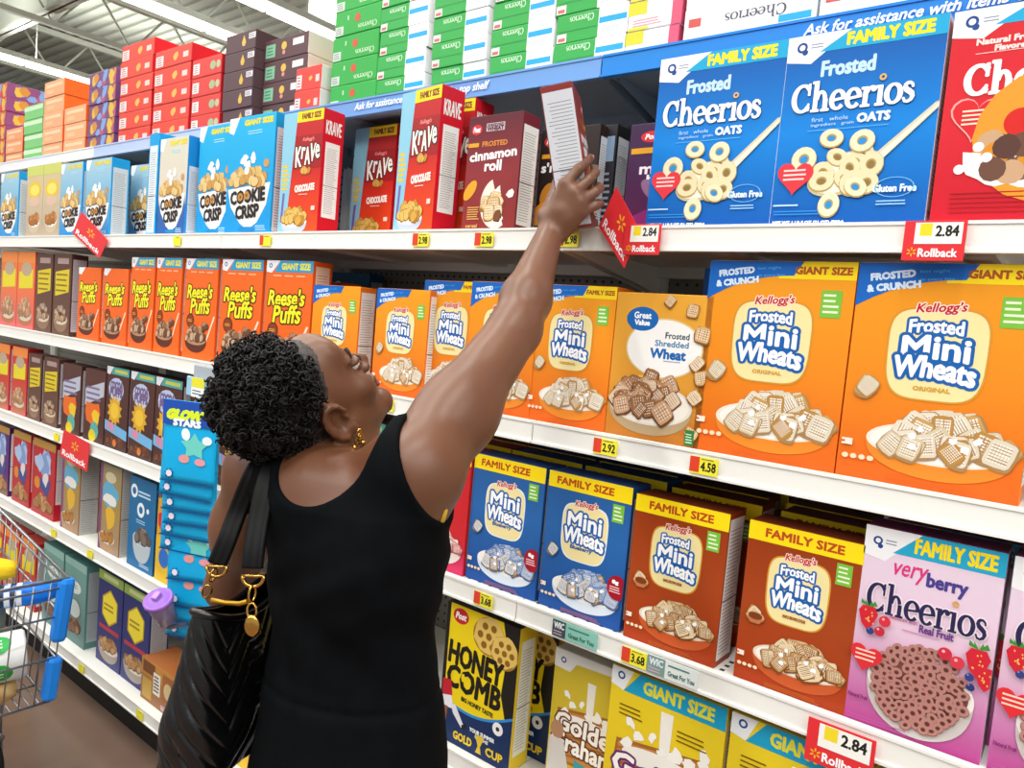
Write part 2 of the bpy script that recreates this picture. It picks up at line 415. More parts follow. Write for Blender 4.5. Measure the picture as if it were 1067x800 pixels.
def cheerios_blue(A):
    swoosh_corner(A, .85, .905, 'FAMILY SIZE', .66, .52)
    A.text('Frosted', .42, .815, .34, .075, '#bfe0f7', bold=.006)
    A.text('Cheerios', .46, .675, .78, .155, '#ffffff', serif=True, bold=.004, out=[(.004, '#0f5fb0')])
    A.ring(.652, .735, .022, .010, '#e8b25c', 'brand_lettering')
    A.text('OATS', .62, .545, .20, .042, '#dff0fb', bold=.005); A.text('first   whole', .34, .555, .24, .022, '#bfe0f7'); A.text('ingredient   grain', .36, .525, .28, .020, '#bfe0f7')
    A.rect(.20, .498, .72, .501, '#6cb9e6')
    # spoon
    A.poly([(.56, .31), (.63, .34), (.98, .585), (1, .59), (1, .56), (.68, .31)], '#d8d2b4', 'food_picture'); A.poly([(.60, .31), (.65, .335), (1, .58), (1, .568), (.68, .315)], '#f1ecd6', 'food_picture')
    A.ell(.48, .27, .25, .135, '#cbbf93', 'food_picture', rot=.35); A.ell(.48, .275, .235, .12, '#f4efdc', 'food_picture', rot=.35)
    rd = random.Random(5); pts = [(.33+rd.random()*.33, .20+rd.random()*.17) for _ in range(13)]; pts.sort(key=lambda p: -p[1])
    A.hoops(pts, .078, '#e9dcb2', '#b79a5c', '#8d7440', seed=3)
    A.hoops([(.37, .455), (.57, .43), (.20, .355), (.40, .115), (.56, .20)], .082, '#efe4bf', '#b79a5c', '#2f8fd0', seed=8)
    A.heart(.15, .265, .125, '#e23a44', rot=-.05); A.lines(.07, .24, .23, .31, 3, '#fbd9d6', seed=4)
    A.text('Gluten Free', .80, .185, .26, .034, '#dff0fb', bold=.003); A.ring(.80, .19, .12, .113, '#7cc2ea', 'front_print', .55); A.lines(.70, .10, .92, .13, 2, '#9fd0ee')
    A.lines(.02, .105, .24, .125, 1, '#bfe0f7'); A.text('NET WT 1 LB 5 OZ (21 OZ) (595g)', .27, .022, .48, .018, '#ffffff', 'front_print', .002)
    A.lines(.03, .06, .42, .09, 2, '#2f8ad6')
def cheerios_red(A):
    swoosh_corner(A, .86, .915, 'FAMILY SIZE', .70, .46)
    A.text('Natural Fruit', .29, .845, .30, .026, '#ffd9d4', 'front_print', .003); A.text('Flavored', .33, .81, .18, .024, '#ffd9d4', 'front_print', .003); A.rect(.14, .79, .42, .793, '#ffd9d4')
    A.text('Fruity', .60, .835, .34, .085, SUNY, bold=.012)
    A.text('Cheerios', .50, .675, .80, .150, '#ffffff', serif=True, bold=.006)
    A.heart(.19, .50, .15, '#f6a6a0', rot=-.1); A.heart(.19, .50, .138, '#d9222c', rot=-.1); A.lines(.11, .46, .28, .54, 4, '#ffe1c8', seed=4)
    A.ring(.58, .40, .40, .15, '#f0982c', 'food_picture'); A.ell(.42, .46, .085, .085, '#d4231e', 'food_picture')
    t = np.linspace(PI, 2*PI, 20); rd = random.Random(3)
    A.poly([(.55+.40*math.cos(a), .27+.10*math.sin(a)+rd.uniform(-.012, .012)) for a in t]+[(.97, .33), (.55, .30), (.14, .34)], '#f4f0ec', 'food_picture')
    for i in range(16): A.blob(.28+rd.random()*.5, .235+rd.random()*.15, .075, rd.choice(['#6d4a3a', '#59392f', '#d98d23', '#7c5a48', '#c9a27e']), 'food_picture', rd, 12, .1)
    for (x, y) in ((.22, .36), (.27, .31), (.13, .26)): A.ell(x, y, .03, .03, '#ffffff', 'food_picture', 14)
    A.lines(.10, .05, .80, .16, 5, '#b01a22', duty=.25, seed=3)
def veryberry(A):
    swoosh_corner(A, .835, .885, 'FAMILY SIZE', .66, .56, '#25a9cf')
    A.text('very', .37, .80, .25, .085, '#e0357f', bold=.002, shear=.3, rot=.04); A.text('berry', .63, .785, .28, .085, '#4a3f8f', bold=.006)
    A.text('Cheerios', .50, .655, .86, .155, '#2a2550', serif=True, bold=.002, out=[(.010, '#f6e6ef')])
    A.ring(.705, .715, .024, .011, '#d9a44c', 'brand_lettering')
    A.text('Flavored with', .36, .575, .20, .020, '#c04a90', 'front_print'); A.text('Real Fruit', .60, .555, .24, .036, '#6d3f86', 'front_print', .003); A.lines(.36, .52, .70, .535, 1, '#d89ac2')
    A.bowl(.53, .27, .385, .235, '#f3ece6', '#cfc6c2', '#efe2dc', .25)
    rd = random.Random(11); pts = []
    for i in range(4000):
        u, v = rd.uniform(-1, 1), rd.uniform(-1, 1)
        if u*u+v*v < 1 and all((u-a)**2+(v-b)**2*.55 > .019 for a, b in pts): pts.append((u, v))
    P = [(.53+u*.33, .272+v*.20*.62/.62) for u, v in pts]; P.sort(key=lambda p: -p[1])
    A.ell(.53, .272, .345, .205, '#7a4a43', 'food_picture', 36)
    A.hoops(P, .044, '#b98279', '#7e4a45', '#5c332f', seed=2)
    A.heart(.12, .345, .125, '#e03038', rot=-.1); A.lines(.04, .32, .2, .385, 3, '#ffd6c0', seed=4)
    def berry(x, y, r, leaf=True):
        A.poly([(x-r, y+r*.35), (x-r*.6, y+r*.75), (x+r*.6, y+r*.75), (x+r, y+r*.3), (x+r*.55, y-r*.5), (x, y-r*.85), (x-r*.6, y-r*.45)], '#d22436', 'fruit_picture')
        rr = random.Random(int(x*100))
        for i in range(9): A.ell(x+rr.uniform(-.6, .6)*r, y+rr.uniform(-.4, .5)*r, .006, .008, '#f4c060', 'fruit_picture', 8)
        if leaf:
            for k in range(5): A.poly([(x, y+r*.72), (x+r*(.35*(k-2)-.12), y+r*1.15), (x+r*.42*(k-2), y+r*.85)], '#3f8f33', 'fruit_picture')
    berry(.10, .545, .075); berry(.90, .475, .085); berry(.965, .41, .07, False)
    for (x, y, r, c_) in ((.23, .545, .045, '#d93044'), (.20, .49, .04, '#c92a3c'), (.68, .475, .05, '#cf2c42'), (.77, .45, .05, '#d83a4c'), (.13, .48, .03, '#37407f'), (.86, .40, .032, '#37407f'), (.875, .355, .03, '#2d3570')):
        A.ell(x, y, r, r, c_, 'fruit_picture', 18); A.ell(x-.012, y+.01, r*.25, r*.25, '#f3b4bc' if c_[1] in 'cd' else '#8089c0', 'fruit_picture', 10)
    A.text('Natural Fruit', .10, .14, .15, .020, '#8b2f74', 'front_print', .002); A.lines(.03, .02, .6, .05, 2, '#b05a98', duty=.3)
def krave(A):
    A.poly([(0, 0), (.20, 0), (.36, 1), (0, 1)], '#8cc7df'); A.poly([(.05, .10), (.11, .10), (.14, .34), (.08, .34)], '#7a63b0')
    A.lines(.04, .36, .22, .58, 6, '#e3c637', duty=.6, seed=2)
    A.poly([(.36, 1), (1, 1), (1, .91), (.345, .91)], '#f5d80f', 'size_banner'); A.text('FAMILY SIZE', .70, .955, .46, .042, '#7a3a20', 'size_banner', .006)
    A.poly([(.33, .80), (1, .80), (1, .53), (.285, .53)], '#a31b1f'); A.text("Kellogg's", .66, .765, .28, .036, '#e98884', bold=.003, shear=.25)
    x = .36
    for ch, s_, r in (('K', .15, .05), ('r', .085, -.05), ('A', .13, .04), ('V', .13, -.04), ('e', .10, .06)):
        A.text(ch, x+s_/2, .65+.02*math.sin(x*30), s_*.95, .135*s_/.12*.95, '#fbf6ea', bold=.009, out=[(.016, '#2a1513')], rot=r); x += s_
    A.heap(.62, .515, .10, .02, 5, .05, ['#c58f3e', '#d9a850'], '#8d5a24', 3, strokes=0, pw=3)
    A.text('CHOCOLATE', .64, .375, .48, .052, '#fff4ea', bold=.008, rot=.05); A.lines(.50, .315, .78, .33, 1, '#ffd9c8')
    A.bowl(.42, .10, .33, .09, '#e8e4e4', '#bfc7d8', '#fff6e4', .10); A.heap(.42, .12, .28, .09, 24, .075, ['#d6a646', '#e2bb62', '#c4913a'], '#8b5c20', 5, strokes=0, pw=3, dome=.8)
    A.rect(.84, .19, .93, .225, '#f6d9d0')
def cinnamon(A):
    A.ell(.16, .885, .10, .075, '#d3303a', 'front_print'); A.text('Post', .16, .885, .13, .045, '#ffffff', 'front_print', .004, shear=.2)
    A.rect(.34, .86, .68, .93, '#c7b6bd'); A.text('SHREDDED', .51, .912, .30, .022, '#5a2536', 'front_print', .003); A.text('WHEAT', .51, .882, .30, .032, '#5a2536', 'front_print', .005)
    A.rect(.02, .735, .22, .77, '#e8a12a'); A.text('FROSTED', .52, .755, .46, .042, '#d98a3c', bold=.004)
    A.text('cinnamon', .50, .66, .86, .072, '#ffffff', bold=.008, rot=.05); A.text('roll', .52, .565, .30, .085, '#ffffff', bold=.008)
    A.ell(.12, .36, .17, .085, '#eba42b', 'food_picture', rot=.9)
    rd = random.Random(4); A.ell(.64, .24, .30, .36, '#f2e9da', 'food_picture', 20, 110, 300)
    for i in range(16): A.blob(.50+rd.random()*.42, .08+rd.random()*.38, rd.uniform(.03, .065), '#fbf7ee', 'food_picture', rd, 7, 1.1)
    A.heap(.60, .24, .16, .20, 7, .10, ['#e3c58e', '#ead6ad', '#d6ae6b'], '#9a6a34', 9, strokes=5, scol='#f7eede', pw=3.5, dome=.2)
    A.heap(.66, .13, .05, .03, 2, .06, ['#7b4a2a'], '#4a2a16', 2, strokes=0)
    A.lines(.10, .10, .34, .22, 6, '#e0a35c', duty=.5, seed=3); A.text('cereal', .20, .05, .22, .03, '#eab060', 'front_print', .002)
def smores(A):
    A.ell(.18, .885, .12, .08, '#d3303a', 'front_print'); A.text('Post', .18, .885, .15, .045, '#ffffff', 'front_print', .004, shear=.2)
    A.rect(.04, .73, .26, .77, '#e8a12a'); A.text('FROSTED', .56, .75, .44, .042, '#b5702c', bold=.004)
    A.text("s'mores", .44, .645, .78, .085, '#ffffff', bold=.008); A.text('bites', .52, .555, .44, .09, '#ffffff', bold=.008)
    A.ell(.18, .40, .17, .10, '#c9862c', 'food_picture', rot=1.1); A.ell(.10, .22, .20, .13, '#e8962a', 'food_picture', rot=.8)
    A.heap(.60, .22, .2, .18, 9, .10, ['#e3c58e', '#6e4429', '#f4efe6'], '#3a2416', 9, strokes=0, pw=3.5, dome=.2); A.lines(.08, .05, .5, .12, 3, '#d9cfc6')
def purple(A):
    A.ell(.34, .88, .17, .075, '#d3303a', 'front_print'); A.text('Post', .34, .88, .21, .042, '#ffffff', 'front_print', .004, shear=.2)
    A.rect(.04, .735, .42, .785, '#dba128'); A.text('mixed', .55, .60, .70, .09, '#f3e9f3', bold=.008); A.text('berry', .60, .50, .56, .08, '#f3e9f3', bold=.008)
    A.ell(.42, .40, .22, .10, '#8d6a90', 'food_picture', rot=-.7); A.poly([(0, 0), (1, 0), (1, .30), (.5, .28), (0, .14)], '#8c2a72'); A.ell(.7, .17, .28, .2, '#a5387f', 'food_picture'); A.lines(.2, .03, .9, .06, 1, '#d9b6d4')
def cookie(A):
    A.poly([(0, 1), (.22, 1), (.10, .86), (0, .88)], '#ecf6fc'); A.text('GIANT SIZE', .64, .945, .60, .042, '#e8d824', 'size_banner', .008)
    A.lines(.42, .84, .80, .88, 2, '#a6dff6')
    A.poly([(.04, .39), (.96, .43), (.90, .25), (.72, .10), (.52, .04), (.34, .10), (.12, .24)], '#f3f1ee', 'food_picture')
    A.heap(.47, .45, .40, .10, 26, .075, ['#d9b56c', '#e4c587', '#c99a52'], '#8a5f2c', 5, strokes=0, pw=2, dome=.9)
    rd = random.Random(2)
    for i in range(9): A.blob(.30+.3*rd.random(), .50+.17*rd.random(), .05, '#f7f4ee', 'food_picture', rd, 7, .9)
    A.ell(.86, .59, .06, .06, '#c99a62', 'food_picture', 14)
    for (t, cx, cy, ww, hh) in (('COOKIE', .49, .325, .74, .105), ('CRISP', .50, .195, .50, .105)):
        A.text(t, cx, cy, ww, hh, '#2c2320', bold=.013, rot=.06)
    for i in range(2): A.ell(.335+.135*i, .32+.012*i, .06, .06, '#c08a3f', 'food_picture', 16); A.ell(.335+.135*i, .32+.012*i, .02, .02, '#6b431d', 'food_picture', 10)
    A.ell(.52, .045, .20, .035, '#0a86c8', 'front_print', 24); A.lines(.7, .03, .95, .08, 3, '#b8e4f8')
def goldbox(A):
    A.rect(0, .86, 1, 1, '#c9d070', 'size_banner'); A.ell(.5, .66, .36, .20, '#e8c62a', 'brand_lettering'); A.ell(.5, .66, .27, .13, '#f0dc6a', 'brand_lettering')
    A.ell(.5, .50, .30, .12, '#d8b9a0', 'food_picture'); A.bowl(.52, .22, .36, .14, '#e9e0d2', '#c9b89c', '#f2ead8', .16)
    A.heap(.52, .24, .3, .12, 22, .08, ['#b9793c', '#c98b4a', '#a86a30'], '#7a4a20', 4, strokes=0, pw=2)
def reeses(A, tall=True):
    if tall:
        A.poly([(0, 1), (.30, 1), (.12, .89), (0, .90)], '#eef2f6', 'size_banner'); A.poly([(.30, 1), (1, 1), (1, .90), (.18, .90)], '#2c9fd0', 'size_banner')
        A.ring(.09, .955, .035, .02, '#18468f', 'size_banner'); A.text('GIANT SIZE', .64, .95, .60, .052, '#e9e24a', 'size_banner', .007)
        for x in (.25, .5, .75): A.rect(x-.09, .862, x+.09, .875, '#f7b48a')
    else: A.poly([(0, 1), (.30, 1), (.12, .90), (0, .91)], '#eef2f6', 'size_banner')
    y = .68 if tall else .74
    A.text("Reese's", .47, y, .78, .135, '#f6ea20', bold=.010, out=[(.020, '#3b1c10')], shear=.18, rot=.03)
    A.text('Puffs', .50, y-.145, .60, .150, '#f6ea20', bold=.010, out=[(.020, '#3b1c10')], shear=.18, rot=.05)
    A.poly([(.66, .12), (.70, .12), (.98, .44), (.94, .45)], '#f7d9b8', 'food_picture')
    A.ell(.22, .385, .12, .12, '#5a2410', 'food_picture'); A.ell(.22, .385, .10, .10, '#8a3a14', 'food_picture'); A.lines(.14, .37, .30, .40, 2, '#e8b43a', 'food_picture')
    A.bowl(.42, .20, .34, .10, '#7a4a32', '#5b2a16', '#b5896a', .13)
    A.heap(.42, .215, .30, .10, 34, .062, ['#a98567', '#c9a888', '#6e452e', '#8d6445'], '#4a2a18', 6, strokes=0, pw=2, dome=.9)
    A.heap(.72, .33, .08, .05, 6, .055, ['#a98567', '#6e452e'], '#4a2a18', 8, strokes=0, pw=2)
def gv(A):
    A.ell(.32, .80, .16, .10, '#1668b8', 'brand_lettering'); A.text('Great', .32, .825, .18, .042, '#ffffff', 'brand_lettering', .003); A.text('Value', .32, .778, .16, .032, '#ffffff', 'brand_lettering', .004)
    A.ell(.55, .635, .40, .285, '#e2c98e', 'logo_plate', 40); A.ell(.55, .635, .385, .27, '#f7f6f2', 'logo_plate', 40)
    A.ell(.30, .825, .17, .115, '#1668b8', 'brand_lettering'); A.text('Great', .30, .85, .18, .042, '#ffffff', 'brand_lettering', .003); A.text('Value', .30, .80, .16, .034, '#ffffff', 'brand_lettering', .004)
    A.text('Frosted', .68, .725, .24, .040, '#3c4a5c', bold=.002); A.text('Shredded', .63, .67, .34, .040, '#3f7fb5', bold=.002); A.text('Wheat', .60, .60, .36, .062, '#1668b8', bold=.006); A.lines(.56, .545, .78, .56, 1, '#8aa3b8')
    A.ell(.36, .42, .12, .05, '#e09a2a'); A.ell(.36, .42, .09, .03, '#f0bf5c')
    A.bowl(.46, .25, .44, .20, '#e3dccf', '#b59c78', '#efe8dc', .21)
    A.heap(.46, .26, .38, .16, 34, .085, ['#b07f57', '#c49a76', '#9a6a45', '#d8bda0'], '#6b4226', 12, strokes=5, scol='#e6d4c0', dome=.5)
    A.heap(.80, .90, .02, .01, 1, .06, ['#d8b07c'], '#8a5a2c', 1, scol='#f4e8d6'); A.heap(.57, .95, .01, .01, 1, .05, ['#d8b07c'], '#8a5a2c', 2, scol='#f4e8d6')
    for i, (x, y) in enumerate(((.93, .74), (.90, .55), (.97, .47), (.92, .33), (.92, .10))): A.heap(x, y, .01, .01, 1, .07, ['#d8b07c', '#e3c9a2'], '#8a5a2c', i+5, scol='#f4e8d6')
    A.rect(.86, .02, .95, .12, '#2f7a3c'); A.lines(.87, .03, .94, .10, 4, '#cfe6cf')
def honeycomb(A):
    A.rect(0, 0, 1, 1, '#f2d515'); A.poly([(.78, 1), (1, 1), (1, .0), (.90, .0), (.90, .34), (.82, .5), (.86, .8)], '#1d1a18')
    t = np.linspace(0, 1, 16); A.poly([(x, .30-.09*math.sin(PI*x*.9)+.10*x) for x in t]+[(1, 0), (0, 0)], '#16305e'); A.poly([(x, .315-.09*math.sin(PI*x*.9)+.10*x) for x in t]+[(x, .295-.09*math.sin(PI*x*.9)+.10*x) for x in t[::-1]], '#2f8fd6')
    A.rect(0, 0, .05, 1, '#1d1a18')
    A.ell(.20, .925, .11, .085, '#c8242c'); A.text('Post', .20, .925, .15, .045, '#ffffff', 'front_print', .004, shear=.2)
    for (cx, cy, r) in ((.60, .86, .20), (.82, .79, .17)):
        A.ell(cx, cy, r*1.08, r*1.02, '#a87c2a', 'food_picture'); A.blob(cx, cy+.01, r, '#e5c268', 'food_picture', random.Random(3), 18, .16)
        for k in range(6): A.ell(cx+math.cos(k*PI/3)*r*.58, cy+math.sin(k*PI/3)*r*.58*A.w/A.h, r*.2, r*.2, '#8f6416', 'food_picture', 10)
        A.ell(cx, cy, r*.2, r*.2, '#8f6416', 'food_picture', 10)
    for t_, y in (('HONEY', .645), ('COMB', .475)): A.text(t_, .45, y, .74, .155, '#1b1714', bold=.013, rot=-.05)
    A.ell(.30, .50, .028, .05, '#f2d515', 'brand_lettering', 6)
    A.text('BIG HONEY TASTE', .52, .345, .44, .030, '#1b1714', 'front_print', .003, rot=-.05)
    # a footballer's legs and shirt, and a ball
    A.poly([(.02, .44), (.14, .45), (.17, .34), (.06, .31), (.02, .34)], '#c02030', 'food_picture'); A.poly([(.03, .32), (.16, .34), (.20, .25), (.05, .24)], '#eceaf0', 'food_picture')
    A.poly([(.16, .28), (.22, .29), (.36, .17), (.33, .145), (.20, .22)], '#e6e3ea', 'food_picture'); A.poly([(.33, .165), (.40, .19), (.40, .15), (.34, .135)], '#22201f', 'food_picture'); A.poly([(.05, .25), (.12, .25), (.10, .10), (.06, .10)], '#8d5a3c', 'food_picture')
    A.ell(.82, .265, .07, .07, '#f2f2f2', 'food_picture', 16); A.ell(.82, .265, .026, .026, '#222222', 'food_picture', 6)
    A.text('YOUR SUMMER', .62, .17, .34, .026, '#eef2f8', 'front_print', .003); A.text('OF THE', .62, .135, .18, .022, '#eef2f8', 'front_print', .002)
    A.text('GOLD', .36, .075, .26, .055, '#f2cf2a', 'front_print', .005); A.text('CUP', .80, .075, .22, .055, '#f2cf2a', 'front_print', .005)
    A.poly([(.53, .155), (.66, .155), (.61, .08), (.63, .03), (.55, .03), (.58, .08)], '#e6c23a', 'food_picture')
def grahams(giant):
    def f(A):
        if giant:
            A.poly([(0, 1), (.20, 1), (.12, .87), (0, .89)], '#f1f4f6', 'size_banner'); A.poly([(.12, .87), (.26, 1), (1, 1), (1, .87)], '#1fa3cc', 'size_banner')
            A.ring(.09, .955, .034, .019, '#18468f', 'size_banner'); A.text('GIANT SIZE', .60, .935, .60, .072, '#e9e23a', 'size_banner', .006)
        else: A.poly([(0, 1), (1, 1), (1, .95), (.30, .93), (.22, .86), (0, .87)], '#eef0ee', 'size_banner'); A.ring(.12, .93, .036, .02, '#18468f', 'size_banner')
        # biscuits behind the splash
        A.poly([(.10, .58), (.86, .66), (.92, .22), (.06, .20)], '#a8682c', 'food_picture'); A.poly([(.12, .56), (.84, .64), (.90, .24), (.08, .22)], '#c98a44', 'food_picture')
        for i in range(7): A.poly([(.11, .53-.045*i), (.86, .61-.048*i), (.86, .595-.048*i), (.11, .515-.045*i)], '#a5672e', 'food_picture')
        rd = random.Random(5); A.poly([(.47, .84), (.58, .84), (.57, .50), (.49, .50)], '#f6f1e6', 'food_picture')
        for i in range(26): A.blob(.18+.70*rd.random(), .48+.22*rd.random()**1.5, rd.uniform(.025, .06), '#fbf7ee', 'food_picture', rd, 8, 1.0)
        A.ell(.50, .52, .34, .09, '#f7f2e8', 'food_picture')
        y = .43 if giant else .49
        for t_, cy, ww in (('Golden', y, .86), ('Grahams', y-.135, .92)):
            A.text(t_, .52, cy, ww, .125, '#fffaf0', bold=.009, out=[(.020, '#6a2d72' if giant else '#6b3a1c')], rot=-.03)
        if not giant:
            A.ell(.12, .42, .09, .11, '#b98a68', 'food_picture'); A.poly([(.02, .36), (.22, .36), (.36, .08), (.02, .06)], '#d9d3cc', 'food_picture'); A.poly([(.38, .26), (1, .20), (1, .04), (.40, .10)], '#3aa0a8', 'front_print')
            A.lines(.44, .10, .96, .20, 3, '#e6f0e6'); 
        else: A.lines(.1, .72, .34, .80, 3, '#7a5a10', duty=.3); A.lines(.62, .70, .9, .78, 3, '#7a5a10', duty=.3)
        A.lines(.1, .03, .7, .06, 1, '#7a5a10', duty=.4)
    return f
def cocoa(A):
    A.poly([(0, 1), (.30, 1), (.14, .90), (0, .91)], '#e6eaf0', 'size_banner'); A.poly([(.30, 1), (1, 1), (1, .91), (.20, .91)], '#4aa9a6', 'size_banner'); A.rect(.36, .935, .92, .975, '#c9c95a', 'size_banner')
    A.blob(.46, .73, .34, '#b9c4e0', 'brand_lettering', random.Random(4), 14, .12, .78)
    A.text('COCOA', .46, .78, .54, .085, '#6f5a86', bold=.016); A.text('PUFFS', .46, .69, .54, .085, '#6f5a86', bold=.016)
    a = np.linspace(0, 2*PI, 24, endpoint=False); A.poly([(.42+(.34 if i % 2 else .24)*math.cos(t)*1.0, .47+(.34 if i % 2 else .24)*math.sin(t)*A.w/A.h) for i, t in enumerate(a)], '#d8a52c', 'food_picture'); A.ell(.42, .47, .18, .17, '#e6bf3a', 'food_picture')
    A.poly([(0, .34), (1, .26), (1, .14), (0, .22)], '#6fb0dc'); A.poly([(.10, .33), (.42, .30), (.42, .20), (.10, .24)], '#c88aa8'); A.heap(.5, .09, .4, .05, 14, .07, ['#d0742c', '#7a4326', '#5d2e1c'], '#3a1c10', 4, strokes=0, pw=2)
def brownorange(A):
    A.poly([(.05, .72), (.95, .86), (.95, .66), (.05, .48)], '#b7bccb', 'brand_lettering'); A.lines(.1, .55, .9, .78, 3, '#7a6a90', 'brand_lettering', .4)
    A.blob(.42, .40, .30, '#e06a24', 'food_picture', random.Random(2), 10, .7); A.blob(.60, .33, .2, '#e8c22a', 'food_picture', random.Random(3), 9, .7); A.ell(.55, .16, .2, .2, '#5aa7a0', 'food_picture'); A.ell(.45, .08, .17, .14, '#d8c424', 'food_picture')
def nesq(A):
    A.rect(.20, .88, .85, .95, '#a98f88', 'size_banner'); A.poly([(.10, .78), (.90, .82), (.90, .54), (.12, .48)], '#d9c224', 'brand_lettering'); A.lines(.15, .52, .85, .78, 4, '#8a7416', 'brand_lettering', .35, 3)
    A.bowl(.5, .20, .40, .14, '#bfa78c', '#8d6f58', '#d9c8b0', .16); A.heap(.5, .24, .34, .15, 34, .085, ['#c9ab86', '#8d6a4c', '#5a3f30', '#b5957a', '#a8988c'], '#4a3022', 7, strokes=0, pw=2)
def nutor(A):
    A.rect(0, .86, 1, 1, '#ee8c3e', 'size_banner'); A.poly([(.10, .74), (.90, .78), (.90, .54), (.10, .52)], '#e2d32a', 'brand_lettering'); A.ell(.52, .78, .3, .16, '#b8a488', 'brand_lettering')
    A.bowl(.5, .18, .40, .14, '#cbb091', '#b0704a', '#d9c8b0', .14); A.heap(.5, .24, .36, .18, 34, .085, ['#c9a07a', '#b98a68', '#d8b48c', '#a87a58'], '#7a4a34', 7, strokes=0, pw=2)
def redcap(A):
    A.rect(0, .90, 1, 1, '#b58a3c', 'size_banner'); rd = random.Random(6)
    for i in range(5): A.blob(.3+.4*rd.random(), .64+.16*rd.random(), .2, ['#a9bfe0', '#7e9acb'][i % 2], 'brand_lettering', rd, 9, .6)
    A.ell(.24, .42, .13, .13, '#d9862c', 'food_picture'); A.blob(.62, .42, .24, '#3f4f8f', 'food_picture', rd, 9, .6); A.blob(.6, .50, .14, '#dcd3d4', 'food_picture', rd, 9, .5)
    A.heap(.45, .15, .38, .10, 18, .10, ['#b98a58', '#a5744a', '#c9a070'], '#6a4020', 3, strokes=0, pw=3)
def smacks(A):
    A.poly([(0, 0), (.12, 0), (.12, 1), (0, 1)], '#7d4a78'); A.blob(.5, .66, .38, '#5fa8c9', 'brand_lettering', random.Random(2), 14, .25, .8); A.blob(.5, .60, .30, '#e6e2dc', 'brand_lettering', random.Random(5), 9, .5, .4)
    A.ell(.5, .86, .26, .12, '#c9bd9a', 'brand_lettering'); A.blob(.55, .40, .26, '#e0b03a', 'food_picture', random.Random(3), 10, .5)
    A.bowl(.42, .16, .38, .14, '#d9c6b0', '#b08d6c', '#e6d8c0', .16); A.heap(.42, .17, .30, .09, 16, .09, ['#b57f3e', '#c9964e', '#a06a30'], '#6a401c', 4, strokes=0, pw=2)
def blueos(A):
    A.ring(.18, .84, .13, .07, '#e8eef4', 'brand_lettering'); A.text('scars', .56, .83, .42, .09, '#dfe8f0', bold=.012) if False else A.lines(.34, .79, .9, .87, 2, '#b9d6e6', 'brand_lettering', .5)
    A.ring(.46, .655, .14, .07, '#e8eef4', 'brand_lettering'); A.ell(.72, .67, .05, .05, '#e8eef4', 'brand_lettering', 12)
    A.lines(.3, .5, .72, .55, 2, '#a9cbe0'); A.bowl(.55, .34, .34, .13, '#d8dfe6', '#b9c4cc', '#9aa5ab', .26); A.heap(.55, .36, .27, .08, 22, .09, ['#7d6e64', '#98897c', '#5f544c'], '#3c342e', 3, strokes=0, pw=2)
    A.lines(.5, .04, .95, .08, 2, '#cfe3ee')
def bunches(A):
    A.rect(0, .90, 1, 1, '#8fae4c', 'size_banner'); A.rect(.2, .93, .8, .975, '#c9d09a', 'size_banner')
    A.poly([(.5+.36*math.cos(t), .63+.20*math.sin(t)) for t in np.linspace(PI/6, 2*PI+PI/6, 7)[:-1]], '#b9962c', 'brand_lettering'); A.poly([(.5+.32*math.cos(t), .63+.18*math.sin(t)) for t in np.linspace(PI/6, 2*PI+PI/6, 7)[:-1]], '#efdc3a', 'brand_lettering')
    A.lines(.26, .58, .74, .68, 2, '#a5862a', 'brand_lettering', .45); A.rect(.10, .375, .90, .42, '#b83a4c')
    A.bowl(.5, .20, .40, .13, '#d8cfc4', '#a99c92', '#e2d8c6', .16); A.heap(.5, .22, .33, .10, 24, .085, ['#b98a58', '#9c6c40', '#c9a277'], '#5f3d20', 4, strokes=0, pw=2)
def tealbox(A):
    A.poly([(0, 1), (1, 1), (1, .90), (0, .92)], '#8fb8b0', 'size_banner'); A.ell(.5, .68, .28, .13, '#d7e2dc', 'brand_lettering'); A.lines(.3, .66, .7, .72, 2, '#7b9c98', 'brand_lettering'); A.ell(.5, .40, .32, .24, '#6f716c', 'food_picture'); A.ell(.5, .42, .27, .18, '#c3cfcb', 'food_picture')
    A.heap(.5, .20, .3, .10, 18, .09, ['#80563a', '#9c7654', '#5e3c28'], '#3c2416', 4, strokes=0, pw=2)
def barsbox(A):
    A.rect(0, .62, 1, 1, '#c48a3e', 'front_print'); A.rect(.05, .68, .40, .95, '#7a4a2c', 'food_picture'); A.rect(.05, .08, .32, .55, '#c9a24a', 'food_picture'); A.rect(.36, .30, .56, .80, '#e9e2d6', 'food_picture'); A.lines(.38, .35, .54, .75, 5, '#4a4a4a', 'food_picture', .5)
    A.rect(.62, .2, .94, .9, '#a5653a', 'food_picture'); A.ell(.78, .55, .12, .12, '#d9c08c', 'food_picture'); A.rect(.6, .05, .95, .16, '#c9a9b4')
def yellowred(A):
    A.rect(0, 0, 1, .55, '#e3b92c'); A.blob(.5, .75, .4, '#d7282c', 'brand_lettering', random.Random(2), 9, .5); A.ell(.5, .3, .3, .3, '#2f6fc4', 'food_picture')
def plainback(A):
    A.lines(.1, .12, .9, .6, 9, '#8c93a0'); A.rect(.1, .68, .9, .9, '#7f98b0')
